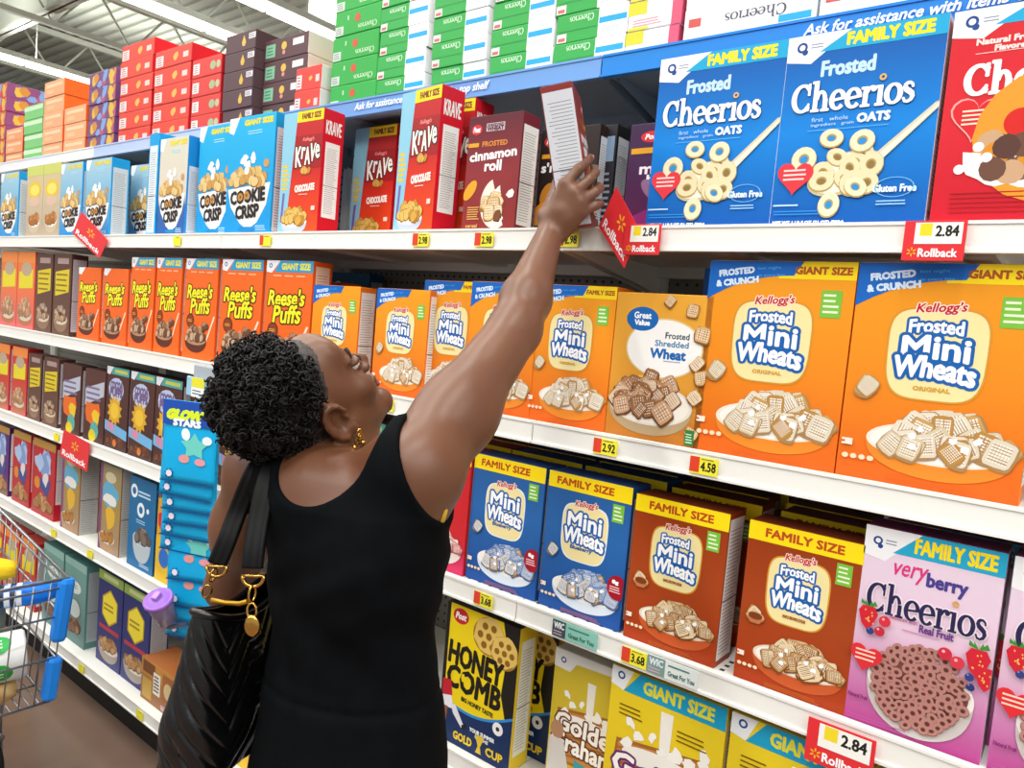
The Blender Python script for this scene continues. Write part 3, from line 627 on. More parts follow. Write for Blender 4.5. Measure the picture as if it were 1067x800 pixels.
# ------------------------------------------------------------------ the place: floor, roof, pillar
floor_m = noise_mat('polished_concrete', '#705a4e', '#806a5c', 1.3, 0.22, 0.02)
fm = box(-26, 8, -9, 26, -0.1, 0.0); struct(obj('floor', fm, None, floor_m))
roof_m = noise_mat('painted_roof_deck', '#a9aea2', '#b6baaf', .6, .8)
bm = bmesh.new(); bm_box(bm, -40, 8, -9, 40, 6.6, 6.75)
for i in range(0, 200):
    bm_box(bm, -40, 8, -9+i*.245, -9+i*.245+.10, 6.55, 6.6)
struct(obj('ceiling', bm, None, roof_m))
steel = mat('#c3c7ba', .6)
def joist(name, x):
    bm = bmesh.new(); bm_box(bm, x-.05, x+.05, -9, 40, 6.42, 6.52); bm_box(bm, x-.05, x+.05, -9, 40, 5.62, 5.70)
    y = -9
    while y < 38:
        bm_tube(bm, [(x, y, 6.45), (x, y+.6, 5.66), (x, y+1.2, 6.45)], .025, 5); y += 1.2
    struct(obj(name, bm, None, steel))
for i, x in enumerate((-19.5, -16.6, -13.4, -11.4, -7.6, -4.4)): joist('trim_%d' % (i+1), x)
for i, y in enumerate((3.5, 9.5, 16)):
    bm = bmesh.new(); bm_box(bm, -40, 8, y-.09, y+.09, 5.78, 5.82); bm_box(bm, -40, 8, y-.09, y+.09, 6.3, 6.34); bm_box(bm, -40, 8, y-.015, y+.015, 5.78, 6.34)
    struct(obj('trim_%d' % (i+7), bm, None, steel))
struct(obj('wall_back', box(-40, 8, 39, 39.3, 0, 6.7), None, mat('#c9ccc4', .8)))
struct(obj('wall_left', box(-40.3, -40, -9, 40, 0, 6.7), None, mat('#c9ccc4', .8)))
bm = bmesh.new(); bm_box(bm, -9.62, -9.16, 5.55, 6.0, 0, 6.6, 0, .02)
struct(obj('trim_10', bm, None, mat('#f4f4f0', .6)), 'white square roof pillar rising beside the green cases')
# fluorescent strips
def lamp_mat():
    m = bpy.data.materials.new('fluorescent_lens'); m.use_nodes = True; b = m.node_tree.nodes['Principled BSDF']
    b.inputs['Base Color'].default_value = (.9, .9, .88, 1); b.inputs['Emission Color'].default_value = (1, .985, .95, 1); b.inputs['Emission Strength'].default_value = 3.0
    return m
lens = lamp_mat()
def ceiling_light(x, y0, y1, label):
    t = empty('ceiling_light', (x, (y0+y1)/2, LIGHT_Z)); tag(t, label, 'ceiling light', 'fluorescent strips under the roof')
    L = (y1-y0)/2
    bm = bmesh.new(); bm_box(bm, -.14, .14, -L, L, .02, .10, 0, .008); obj('housing', bm, t, mat('#d9dbd4', .5))
    bm = bmesh.new()
    for k in range(int(L*2/1.2)): bm_box(bm, -.12, .12, -L+k*1.2+.01, -L+k*1.2+1.17, -.03, .019, 0, .01)
    obj('diffuser', bm, t, lens)
    bm = bmesh.new()
    for yy in (-L*.7, L*.7): bm_tube(bm, [(0, yy, .1), (0, yy, 1.1)], .008, 5)
    obj('hanger', bm, t, steel)
ceiling_light(-14.4, -2.4, 4.8, 'long fluorescent strip at the far left of the roof, above the orange and purple cases')
ceiling_light(-9.85, .6, 6.6, 'fluorescent strip between the two others, ending above the dark brown cases')
ceiling_light(-8.45, .6, 6.6, 'brightest fluorescent strip, running down to the white pillar by the green cases')
# ------------------------------------------------------------------ the gondola run
ZS = {5: 2.149, 4: 1.767, 3: 1.373, 2: .994, 1: .606, 0: .176}
YF = {5: .13, 4: 0, 3: 0, 2: 0, 1: 0, 0: -.02}
enamel = noise_mat('white_enamel', '#e9e8e2', '#f0efe9', 3, .35)
rail_m = mat('#f1f0ea', .4); slate = mat('#8496a8', .5); dark_kick = mat('#1c1b1b', .6)
def peg_mat():
    m = bpy.data.materials.new('perforated_panel'); m.use_nodes = True; t = m.node_tree; b = t.nodes['Principled BSDF']
    tc = t.nodes.new('ShaderNodeTexCoord'); s = t.nodes.new('ShaderNodeVectorMath'); s.operation = 'SCALE'; s.inputs['Scale'].default_value = 39
    fr = t.nodes.new('ShaderNodeVectorMath'); fr.operation = 'FRACTION'; sb = t.nodes.new('ShaderNodeVectorMath'); sb.operation = 'SUBTRACT'; sb.inputs[1].default_value = (.5, 0, .5)
    mu = t.nodes.new('ShaderNodeVectorMath'); mu.operation = 'MULTIPLY'; mu.inputs[1].default_value = (1, 0, 1)
    ln = t.nodes.new('ShaderNodeVectorMath'); ln.operation = 'LENGTH'; lt = t.nodes.new('ShaderNodeMath'); lt.operation = 'LESS_THAN'; lt.inputs[1].default_value = .16
    mx = t.nodes.new('ShaderNodeMix'); mx.data_type = 'RGBA'; mx.inputs[6].default_value = lin('#85867f'); mx.inputs[7].default_value = lin('#1d1d1c')
    t.links.new(tc.outputs['Object'], s.inputs[0]); t.links.new(s.outputs[0], fr.inputs[0]); t.links.new(fr.outputs[0], sb.inputs[0]); t.links.new(sb.outputs[0], mu.inputs[0])
    t.links.new(mu.outputs[0], ln.inputs[0]); t.links.new(ln.outputs['Value'], lt.inputs[0]); t.links.new(lt.outputs[0], mx.inputs[0]); t.links.new(mx.outputs[2], b.inputs['Base Color'])
    b.inputs['Roughness'].default_value = .6
    return m
peg = peg_mat()
BAYS = [(-5.755, '#e6e7ec', 'farthest shelving bay, only the end of its top strip, painted overexposed white, and stacked cases showing'),  # strip colours pale towards the left: overexposure put into the blue
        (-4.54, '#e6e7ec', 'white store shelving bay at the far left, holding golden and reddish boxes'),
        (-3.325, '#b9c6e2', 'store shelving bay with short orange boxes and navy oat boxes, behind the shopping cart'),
        (-2.11, '#6f9fdc', 'store shelving bay behind the woman, with the glare-paled part of the lettered blue top strip'),
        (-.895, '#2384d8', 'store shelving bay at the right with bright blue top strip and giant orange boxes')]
BW = 1.215
for x0, strip, label in BAYS:
    t = empty('gondola_shelving', (x0+BW/2, .24, 0)); tag(t, label, 'store shelving', 'shelving bays of the cereal aisle')
    h = BW/2-.0015
    obj('back_panel', box(-h+.0305, h-.0305, .23, .25, .13, 2.24), t, peg)
    for s in (-1, 1): obj('upright', box(min(s*(h-.03), s*h), max(s*(h-.03), s*h), .215, .255, 0, 2.24), t, enamel)
    obj('kick_plate', box(-h, h, -.21, -.19, 0, ZS[0]-.045), t, dark_kick)
    for lv in range(6):
        z = ZS[lv]; y0 = YF[lv]-.24
        bm = bmesh.new(); bm_box(bm, -h, h, y0+.004, .228, z-.024, z, 0, .002)
        if lv:
            bm_box(bm, -h, h, y0+.004, y0+.02, z-.038, z-.023); bm_box(bm, -h, h, .19, .215, z-.05, z-.023)
            for bx in (-.3, .1): bm_box(bm, bx, bx+.05, y0+.02, .2, z-.034, z-.0235)
        if lv in (1, 2) and x0 > -3:
            for r in range(3):
                for k in range(38):
                    if x0 > -1 or k > 30: bm_box(bm, -h+.03+k*.031, -h+.038+k*.031, y0+.014+r*.022, y0+.022+r*.022, z+.0001, z+.0006, 1)
        sh = obj('base_deck' if lv == 0 else 'shelf', bm, t, [slate if lv == 5 else enamel, mat('#3b3a38', .8)])
        bm = bmesh.new(); bm_box(bm, -h, h, y0-.010, y0+.0035, z-.043, z+.003, 0, .0015); bm_box(bm, -h, h, y0-.013, y0-.0095, z-.043, z-.038); bm_box(bm, -h, h, y0-.012, y0-.0095, z-.002, z+.003)
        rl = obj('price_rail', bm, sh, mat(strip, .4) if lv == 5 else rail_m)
        if lv == 5 and x0 > -3:
            A = Art(BW, .046); A.text('Ask for assistance with items on the top shelf', .545, .47, .40, .52, '#eef6ff', 'lettering', .0006, shear=.25)
            A.build(lambda u, v, l: (u-h, y0-.0125-l, z-.043+v), sh, base=.0006)
        if lv:
            for s in (-1, 1):
                bm = bmesh.new(); xx = s*(h-.012)
                vs = [bm.verts.new((xx+dx, y, zz)) for dx in (-.0015, .0015) for (y, zz) in ((.214, z-.0245), (y0+.05, z-.0245), (y0+.05, z-.036), (.214, z-.09))]
                bm.faces.new(vs[:4][::-1]); bm.faces.new(vs[4:])
                for i in range(4): bm.faces.new((vs[i], vs[(i+1) % 4], vs[4+(i+1) % 4], vs[4+i]))
                bmesh.ops.recalc_face_normals(bm, faces=bm.faces); obj('shelf_bracket', bm, sh, slate if lv == 5 else enamel)

# ------------------------------------------------------------------ cartons: one of each kind is made, the rest are copies of it
OR = ((0, '#e4611c'), (.45, '#ee8a1d'), (1, '#f3a11f'))
SPEC = dict(
 gi=('cereal_box', .245, .338, .080, OR, '#ea7a1f', '#f09a24', miniwheats({}), side_panel(word='WHEATS', wcol='#ffffff')),
 fo=('cereal_box', .193, .284, .066, OR, '#ea7a1f', '#f09a24', miniwheats(dict(banner='family')), side_panel()),
 sm=('cereal_box', .190, .258, .055, OR, '#ea7a1f', '#f09a24', miniwheats(dict(banner='plain')), side_panel(x0=.08, y0=.03, y1=.95)),
 bl=('cereal_box', .195, .284, .074, ((0, '#1d4f9c'), (.6, '#2b68ae'), (1, '#2a5c9c')), '#24528f', '#23437c', miniwheats(dict(banner='wide', frosted=False, word='Blueberry', halo=True, plate_y=.60, kids=True, body='#d9e2ee', bowl='#f0f2f6', cols=['#8fa9d6', '#6f8fc4', '#d9d2c4', '#b98d4a', '#aabbdc'], edge='#55627e', scol='#e8ecf6')), side_panel()),
 rd=('cereal_box', .182, .284, .074, ((0, '#d8366a'), (.3, '#d02a30'), (1, '#c8202a')), '#c8242c', '#a01c22', miniwheats(dict(banner='wide', plate_y=.60, word='Strawberry', cols=['#e8b9b4', '#d98a8a', '#f3e6dc', '#c9965a'], edge='#a05048', body='#e6d9d4')), side_panel()),
 br=('cereal_box', .184, .278, .074, ((0, '#a83a14'), (.5, '#a8461c'), (1, '#96380f')), '#9c3f16', '#6d2b10', miniwheats(dict(banner='full', plate_y=.62, word='MAPLE BROWN SUGAR', flav='#a5622c', cols=['#d9b98a', '#c39a68', '#e6cfa6', '#b98a52'], edge='#7a4a22', scol='#efe0c4', body='#c5582a', bowl='#ead9c2', small_bowl=True)), side_panel(x0=.06, y0=.04, y1=.96)),
 cb=('cereal_box', .234, .310, .072, ((0, '#0a55ac'), (.5, '#0b84dc'), (1, '#0a50a4')), '#e9edf2', '#12569f', cheerios_blue, side_panel()),
 cr=('cereal_box', .234, .308, .072, ((0, '#c5162a'), (.5, '#d82633'), (1, '#d0202c')), '#d0202c', '#b51c26', cheerios_red, side_panel()),
 vb=('cereal_box', .186, .312, .074, ((0, '#b03a86'), (.22, '#cf7fb4'), (.5, '#e6c6dc'), (.85, '#e9d3e4'), (1, '#e2c5da')), '#d8b2cc', '#6e2a52', veryberry, side_panel()),
 kr=('cereal_box', .176, .332, .070, ((0, '#e8501e'), (.4, '#d8341f'), (.6, '#b8201f'), (1, '#c1262a')), '#d2172a', '#c5202c', krave, side_panel(y0=.14, y1=.74, x0=.16, word='KRAVE')),
 ci=('cereal_box', .152, .252, .062, ((0, '#8e2f2c'), (.5, '#8f3236'), (1, '#5d2430')), '#7a2c38', '#662636', cinnamon, side_panel(x0=.08, y0=.06, y1=.90)),
 so=('cereal_box', .152, .235, .062, '#2c211f', '#2a1f1d', '#2a2120', smores, side_panel('#c9ccd2', x0=.08, y0=.06, y1=.90)),
 bk=('cereal_box', .150, .240, .060, '#26242a', '#1f1e22', '#232228', plainback, side_panel('#c4c8ce', x0=.14, y0=.05, y1=.90)),
 pu=('cereal_box', .148, .225, .060, ((0, '#5d2150'), (.5, '#4a2550'), (1, '#3f2a4c')), '#3a2444', '#3a2444', purple, None),
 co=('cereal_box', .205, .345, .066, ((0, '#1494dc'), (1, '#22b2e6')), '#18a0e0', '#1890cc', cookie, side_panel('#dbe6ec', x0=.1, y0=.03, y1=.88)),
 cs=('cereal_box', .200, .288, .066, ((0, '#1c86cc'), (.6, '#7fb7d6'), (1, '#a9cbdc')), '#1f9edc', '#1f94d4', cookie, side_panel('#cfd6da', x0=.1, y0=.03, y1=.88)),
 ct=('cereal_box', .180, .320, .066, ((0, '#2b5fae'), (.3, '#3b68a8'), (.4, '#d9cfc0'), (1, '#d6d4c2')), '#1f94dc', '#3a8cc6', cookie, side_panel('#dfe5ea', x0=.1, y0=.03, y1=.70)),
 go=('cereal_box', .173, .300, .062, ((0, '#b7a58e'), (.5, '#c9b79a'), (1, '#d6c08c')), '#b9a88c', '#b9c05c', goldbox, side_panel()),
 rt=('cereal_box', .190, .320, .064, ((0, '#f0661c'), (1, '#ee6a20')), '#e8601c', '#c8551c', lambda A: reeses(A, True), side_panel('#f3d6c4', x0=.14, y0=.06, y1=.96)),
 rs=('cereal_box', .190, .277, .060, ((0, '#f0641c'), (1, '#ee6a20')), '#e8601c', '#c8551c', lambda A: reeses(A, False), side_panel('#f3d6c4', x0=.14, y0=.06, y1=.96)),
 gv=('cereal_box', .196, .275, .066, ((0, '#b8702a'), (.4, '#df9a35'), (1, '#ecaa38')), '#d88f30', '#e3a23a', gv, side_panel()),
 hc=('cereal_box', .210, .322, .066, '#f2d515', '#e0c22a', '#201c1a', honeycomb, side_panel('#e6e4d8', x0=.14, y0=.10, y1=.90)),
 gg=('cereal_box', .232, .326, .076, ((0, '#e6c022'), (1, '#f0d42a')), '#e6c828', '#c9b23a', grahams(True), side_panel()),
 gf=('cereal_box', .180, .296, .070, ((0, '#d9b62a'), (1, '#d8c23a')), '#d8ba2c', '#cfd0cc', grahams(False), side_panel()),
 cc=('cereal_box', .172, .300, .062, ((0, '#4a2c26'), (1, '#54302a')), '#4a2a26', '#3a211e', cocoa, side_panel('#c7c3c8', x0=.1, y0=.06, y1=.94)),
 bo=('cereal_box', .172, .274, .060, ((0, '#4b2a26'), (1, '#5a3630')), '#4a2c28', '#4a302a', brownorange, side_panel('#bdb6ba', x0=.1, y0=.06, y1=.94)),
 nq=('cereal_box', .165, .326, .062, ((0, '#6b4a3c'), (1, '#5a3a30')), '#55382e', '#6b4c42', nesq, side_panel('#c2bdc4', x0=.1, y0=.06, y1=.94)),
 nr=('cereal_box', .190, .332, .062, ((0, '#d9686a'), (.5, '#e6764a'), (1, '#ea7c34')), '#d8553c', '#d86a34', nutor, side_panel('#d9c6c0', x0=.1, y0=.06, y1=.94)),
 nd=('cereal_box', .165, .295, .062, ((0, '#c46a60'), (.5, '#c9402f'), (1, '#c92f30')), '#b82a2c', '#b03a34', nutor, side_panel('#cfc0c6', x0=.1, y0=.08, y1=.94)),
 rc=('cereal_box', .195, .318, .064, ((0, '#b03a3a'), (1, '#b82030')), '#b81c2c', '#7a2a34', redcap, side_panel('#d6cfd0', x0=.1, y0=.22, y1=.94)),
 pc=('cereal_box', .195, .312, .064, ((0, '#8a6a4a'), (.3, '#5a2f78'), (1, '#4f2a72')), '#4a2468', '#4a2a60', redcap, side_panel()),
 sk=('cereal_box', .165, .326, .075, ((0, '#a98c78'), (.5, '#a58a4c'), (1, '#8f8466')), '#a86c34', '#8f8a80', smacks, side_panel('#b9b9b6', x0=.06, y0=.0, y1=1)),
 ob=('cereal_box', .188, .322, .064, ((0, '#1d6fa5'), (1, '#1f6795')), '#17517a', '#1a4f74', blueos, side_panel('#9aa4ac')),
 yr=('cereal_box', .110, .280, .060, '#d99f2c', '#c7922a', '#c7922a', yellowred, None),
 hb=('cereal_box', .195, .350, .070, ((0, '#3a3f78'), (1, '#27306c')), '#27306a', '#2a2f62', bunches, side_panel('#b9bcc4', x0=.08, y0=.04, y1=.90)),
 tl=('cereal_box', .195, .330, .070, ((0, '#5f7f7c'), (1, '#6f9f98')), '#5f8a86', '#3f726e', tealbox, side_panel('#a9b4b4')),
 ba=('cereal_box', .235, .148, .120, ((0, '#9c6a44'), (1, '#b0804c')), '#c2a070', '#b06a3a', barsbox, None),
)
_made = {}
def put(key, xc, lv, label, cat='cereal box', group=None, y=.012, rz=0, w=None, z=None, xoff=0):
    nm, W_, H_, D_, fr, sd, tp, art, sa = SPEC[key]
    r = dup(_made[key]) if key in _made else carton(nm, W_, H_, D_, fr, sd, tp, art, sa)
    _made.setdefault(key, r)
    r.location = (xc, y+D_/2, (ZS[lv] if z is None else z)+.0002); r.rotation_euler = (0, 0, rz)
    if w: r.scale = (w/W_, 1, 1)
    tag(r, label, cat, group); return r
# ---- fourth shelf
put('cs', -3.90, 4, 'pale blue cereal box at the far left end, left of two golden boxes', w=.21)
put('go', -3.612, 4, 'left of two golden cereal boxes on the upper shelf near the far end')
put('go', -3.436, 4, 'right of two golden cereal boxes, touching the small pale blue bowl box')
put('cs', -3.249, 4, 'small blue cereal box with white bowl, right beside the golden boxes', w=.198)
put('cs', -3.012, 4, 'small blue bowl box with pale side panel, above the tilted red shelf flag')
put('cs', -2.905, 4, 'blue bowl box pushed back, mostly hidden behind the small blue box over the red flag', y=.13)
put('co', -2.595, 4, 'blue box turned sideways so its narrow white side faces the aisle', y=-.05, rz=-PI/2, w=.20).location.y = .012+.10
put('ct', -2.460, 4, 'beige and dark blue cereal box left of the two tall bright blue bowl boxes')
put('co', -2.243, 4, 'left of the two tall bright blue bowl boxes', y=.035)
put('co', -2.015, 4, 'right of the two tall bright blue bowl boxes, next to a red chocolate box', w=.235)
put('kr', -1.770, 4, 'red chocolate cereal box beside the tall blue bowl boxes, leftmost of its kind')
put('kr', -1.690, 4, 'dark red chocolate cereal box pushed back in shadow between two forward red boxes', y=.20)
put('kr', -1.308, 4, 'tall red chocolate cereal box standing forward left of the maroon box', rz=-.12, w=.150, y=.006)
put('kr', -1.306, 4, 'red chocolate box standing directly behind the tall forward one, only its side showing', y=.105, w=.150)
put('ci', -1.083, 4, 'maroon cinnamon cereal box with splashing milk left of the raised hand')
put('so', -.945, 4, "black marshmallow cereal box pushed back just behind the woman's raised hand", y=.10)
put('bk', -.915, 4, 'black cereal box with grey side panel right behind the hand, front one of two', y=.175, w=.06)
put('bk', -.866, 4, 'black cereal box with grey side panel, nearer the purple box', y=.13, w=.04)
put('pu', -.722, 4, 'dark purple cereal box with red oval mark, beside the left blue oat ring box', y=.10)
put('tl', -.78, 4, 'pale teal box deep on the shelf above and behind the dark purple box', y=.35)
put('cb', -.577, 4, 'blue oat ring cereal box with spoon, left of two', group=None)
put('cb', -.343, 4, 'blue oat ring cereal box with spoon, right of two, beside the red one')
put('cr', -.103, 4, 'red fruit oat ring cereal box at the upper right corner')
# ---- third shelf
put('nr', -3.866, 3, 'leftmost of two orange and pink cereal boxes under the golden boxes')
put('nr', -3.670, 3, 'second orange and pink cereal box, left of the brown and yellow boxes')
put('nq', -3.475, 3, 'left of two brown cereal boxes with yellow lettering on the row of orange boxes')
put('nq', -3.296, 3, 'right of two brown cereal boxes with yellow lettering, pale side panel showing')
put('rs', -3.047, 3, 'left of two short orange puffs boxes without a blue banner')
put('rs', -2.830, 3, 'right of two short orange puffs boxes without a blue banner')
for i, (x, w, l) in enumerate(((-2.629, .166, 'first of five tall orange puffs boxes with blue banner, counted from the left'), (-2.449, .166, 'second of five tall orange puffs boxes with blue banner'), (-2.246, .19, 'middle one of five tall orange puffs boxes with blue banner'), (-2.021, .214, 'fourth of five tall orange puffs boxes, just above and left of the hair'), (-1.790, .214, 'rightmost of five tall orange puffs boxes, above the hair beside a wheat box'))):
    put('rt', x, 3, l, w=w)
put('rs', -1.86, 3, 'orange puffs box set back behind the rightmost tall orange one', y=.19)
put('ob', -1.95, 3, 'dark teal cereal box deep in shadow behind the orange wheat boxes', y=.36)
put('rs', -1.64, 3, 'dark orange box deep in the gap above the small wheat boxes', y=.37)
put('sm', -1.580, 3, "small orange wheat biscuit box above the woman's forehead, white side showing")
put('sm', -1.330, 3, "small orange wheat biscuit box to the right of the woman's face", w=.182)
put('fo', -1.185, 3, 'orange wheat biscuit box squeezed between the small one and the raised arm', y=.035)
put('fo', -1.016, 3, 'orange family wheat biscuit box half hidden behind the raised arm', w=.186, y=.010)
put('fo', -.836, 3, 'orange family wheat biscuit box just right of the raised arm, fully visible')
put('gv', -.640, 3, 'yellow orange shredded wheat box with round white label and floating biscuits')
put('gi', -.433, 3, 'left of two giant orange wheat biscuit boxes')
put('gi', -.186, 3, 'right of two giant orange wheat biscuit boxes, at the right edge')
for i, (k, x) in enumerate((('fo', -.78), ('gi', -.50), ('gi', -.25))):
    put(k, x, 3, ('orange box standing behind the fully visible family wheat box', 'orange box standing behind the left giant box', 'orange box standing behind the right giant box')[i], y=.14)
# ---- second shelf
put('nd', -3.905, 2, 'red cereal box at the far left end of the row of brown boxes', w=.167)
put('nd', -3.702, 2, 'second red cereal box from the left end, beside brown and yellow boxes')
put('nq', -3.530, 2, 'left of two shorter brown boxes with yellow lettering, beside the red ones', w=.135).scale.z = .86
put('nq', -3.364, 2, 'right of two shorter brown boxes with yellow lettering, beside dark brown boxes', w=.150).scale.z = .86
put('bo', -3.164, 2, 'left of two dark brown boxes with grey sign and orange splash')
put('bo', -2.958, 2, 'right of two dark brown boxes with grey sign and orange splash')
for x, l in ((-2.776, 'first of the dark brown cocoa boxes with teal banner, from the left'), (-2.589, 'second of the dark brown cocoa boxes with teal banner'), (-2.410, 'third dark brown cocoa box, touching the hanging blue packs')):
    put('cc', x, 2, l)
for x in (-2.22, -2.03, -1.84, -1.65, -1.46):
    put('cc', x, 2, 'dark brown cocoa box on the shelf behind the hanging packs and the woman', group='cocoa boxes behind the woman', y=.03)
front2 = [('rd', -1.158, "red and pink wheat biscuit box below the raised armpit"), ('bl', -.966, 'left of two blue blueberry wheat boxes'), ('bl', -.762, 'right of two blue blueberry wheat boxes, in front of the teal rail label'), ('br', -.561, 'left of two brown maple wheat boxes, standing forward with its white side showing'), ('br', -.342, 'right of two brown maple wheat boxes, beside the pink box'), ('vb', -.159, 'pink berry oat ring box with strawberries'), ('vb', .035, 'pink berry box cut by the right edge of the picture')]
nm2 = ['red and pink wheat box', 'left blue wheat box', 'right blue wheat box', 'left brown wheat box', 'right brown wheat box', 'pink berry box', 'pink box at the picture edge']
for j, (k, x, l) in enumerate(front2):
    put(k, x, 2, l, y=.010 if k != 'bl' else .016)
    for n, yy in enumerate((.135, .22, .30, .38)):
        if k == 'vb' and n > 2: continue
        put(k, x+(.012, -.006, .008, 0)[n], 2, ('second', 'third', 'fourth', 'fifth')[n]+' box back in the row behind the '+nm2[j], y=yy if k != 'vb' else .010+.078*(n+1))
# ---- first shelf
put('pc', -3.885, 1, 'purple cereal box at the left edge on the lower shelf')
put('rc', -3.640, 1, 'left of two red cereal boxes with pale blue lettering')
put('rc', -3.400, 1, 'right of two red cereal boxes with pale blue lettering, left of the orange one', w=.23)
put('sk', -3.132, 1, 'orange brown cereal box under the red rail sign, grey side showing')
put('sk', -2.792, 1, 'orange brown cereal box standing alone beside the dark blue ring box')
put('ob', -2.549, 1, 'dark blue cereal box with white rings and grey bowl on the lower shelf')
put('yr', -2.385, 1, 'narrow yellow and red box just left of the hanging blue packs')
for x, l in ((-2.20, 'yellow box behind the hanging blue packs'), (-1.62, 'yellow box on the lower shelf behind the handbag strap')):
    put('gg', x, 1, l, y=.03)
put('hc', -.998, 1, 'yellow and black honeycomb cereal box by the dress')
put('hc', -.955, 1, 'second yellow and black honeycomb box, standing behind the front one', y=.10)
put('gf', -.735, 1, 'smaller yellow graham cereal box with a man in a white shirt, set back', y=.050)
put('gg', -.552, 1, 'giant yellow graham cereal box, left one with big white lettering')
put('gg', -.312, 1, 'giant yellow graham cereal box, right one under the rail, cut by the bottom edge')
put('gg', -.06, 1, 'giant yellow graham cereal box in the bottom right corner')
put('gf', -.76, 1, 'yellow graham box behind the smaller yellow one with the man', y=.15)
# ---- base deck
for x, l in ((-3.52, 'right one of the red boxes on the bottom deck, seen through the cart wires'), (-3.71, 'middle red box on the bottom deck, seen through the cart wires'), (-3.90, 'leftmost red box on the bottom deck, seen through the cart wires')):
    put('nd', x, 0, l)
put('tl', -3.26, 0, 'teal box at the left on the bottom deck, behind the cart wires')
put('tl', -3.050, 0, 'teal box beside the navy oat boxes on the bottom deck')
put('hb', -2.768, 0, 'left of two navy oat cereal boxes with yellow emblem', y=.02)
put('hb', -2.566, 0, 'right of two navy oat cereal boxes with yellow emblem', y=.02)
put('hb', -2.35, 0, 'navy oat box in the dark behind the small snack box', y=.18)
put('ba', -2.360, 0, 'low tan snack bar box on the bottom deck beside the handbag', y=.004)
put('yr', -1.90, 0, 'yellow box on the bottom deck seen between handbag and dress', y=.02)
put('vb', -1.73, 0, 'white and pink box on the bottom deck seen between handbag and dress', y=.02, w=.16)
put('bl', -1.03, 0, 'blue box on the bottom deck below the yellow and black honeycomb box', y=.02).scale.z = 1.15
put('bl', -.82, 0, 'blue box on the bottom deck below the smaller graham box', y=.02).scale.z = 1.15

# ------------------------------------------------------------------ stock cases on top of the run
def case_mesh(w, d, h, body, art, sidecol=None, side_art=None, name='stock_case'):
    bm = bmesh.new(); bm_box(bm, -w/2, w/2, -d/2, d/2, 0, h, 0, .0025); bm.normal_update()
    for f in bm.faces: f.material_index = 1 if abs(f.normal.x) > .7 else 0
    r = obj(name, bm, None, [mat(body, .5), mat(sidecol or body, .5)])
    A = Art(w, h); art(A); A.build(lambda u, v, l: (u-w/2, -d/2-l, v), r)
    if side_art:
        B = Art(d, h); side_art(B); B.build(lambda u, v, l: (w/2+l, u-d/2, v), r)
    return r
def green_front(A):
    A.text('Cheerios', .72, .22, .40, .24, '#cfe8c6', 'case_print', flip=True, serif=True); A.rect(.02, .04, .20, .40, '#c9d6cd', 'case_label'); A.lines(.04, .08, .18, .36, 4, '#6d7a70', 'case_label', .4)
    A.ell(.50, .62, .06, .06, '#c9553c', 'case_print', 14); A.rect(.28, .60, .31, .78, '#bcd9b6', 'case_print')
def green_label(A):
    A.text('Cheerios', .36, .76, .34, .26, '#d6f0d4', 'case_print', flip=True, serif=True); A.rect(.02, .04, .16, .34, '#dfe3dc', 'case_label'); A.rect(.04, .08, .14, .2, '#c76a6a', 'case_label')
    A.rect(.60, .0, 1, 1, '#f1f4f6', 'case_label'); A.rect(.61, .46, .98, .66, '#27a7dc', 'case_label'); A.lines(.64, .14, .95, .32, 3, '#b9c2c8', 'case_label', .5)
    A.rect(.05, .40, .58, .43, '#2f8f4c', 'case_print')
def red_front(A):
    A.rect(.03, .12, .24, .70, '#f1d9d6', 'case_label'); A.lines(.06, .16, .21, .66, 4, '#9a6a6a', 'case_label', .4); A.blob(.58, .5, .06, '#e8b05a', 'case_print', random.Random(2), 8, .5); A.rect(.78, .3, .92, .6, '#e8c9c2', 'case_print')
def red_flower(A):
    A.rect(.04, .2, .26, .76, '#f3e4e2', 'case_label'); A.lines(.07, .25, .22, .7, 4, '#8d6a6a', 'case_label', .4); A.ell(.72, .5, .10, .08, '#9fb48a', 'case_print', 12); A.ell(.9, .5, .07, .07, '#b8bb94', 'case_print', 12)
def brown_drop(A):
    A.poly([(.58, .25), (.66, .25), (.69, .45), (.62, .82), (.55, .45)], '#d9b24a', 'case_print'); A.rect(.78, .55, 1, .85, '#d9d3d6', 'case_label'); A.lines(.8, .6, .98, .8, 3, '#5a5a66', 'case_label', .4)
def brown_badge(A):
    A.rect(.04, .18, .26, .78, '#7fb896', 'case_label'); A.lines(.07, .25, .23, .7, 3, '#4a7a60', 'case_label', .4); A.ell(.46, .60, .06, .055, '#d9b24a', 'case_print', 14); A.ell(.46, .30, .035, .03, '#d98a80', 'case_print', 12); A.rect(.66, .5, .90, .8, '#eae7ea', 'case_label')
def orange_front(A): A.rect(.1, .6, .9, .8, '#f0c9a4', 'case_print'); A.rect(.15, .2, .5, .45, '#f0b88c', 'case_print')
def purple_front(A):
    rd = random.Random(3)
    for i in range(14): A.blob(rd.random(), rd.random(), .09, rd.choice(['#6f4f9c', '#c98a3c', '#7f9fd6', '#b05a78', '#d9b24a']), 'case_print', rd, 6, .6)
def green_plain(A): A.rect(0, .62, 1, .9, '#c9e6c0', 'case_print')
def pink_pack(A):
    A.rect(.0, .55, .35, 1, '#d9d23a', 'case_print'); A.rect(.82, 0, 1, 1, '#d95a78', 'case_print'); A.lines(.1, .12, .7, .4, 3, '#e39aa6', 'case_print', .4); A.rect(.02, .02, .4, .12, '#e0d83a', 'case_print')
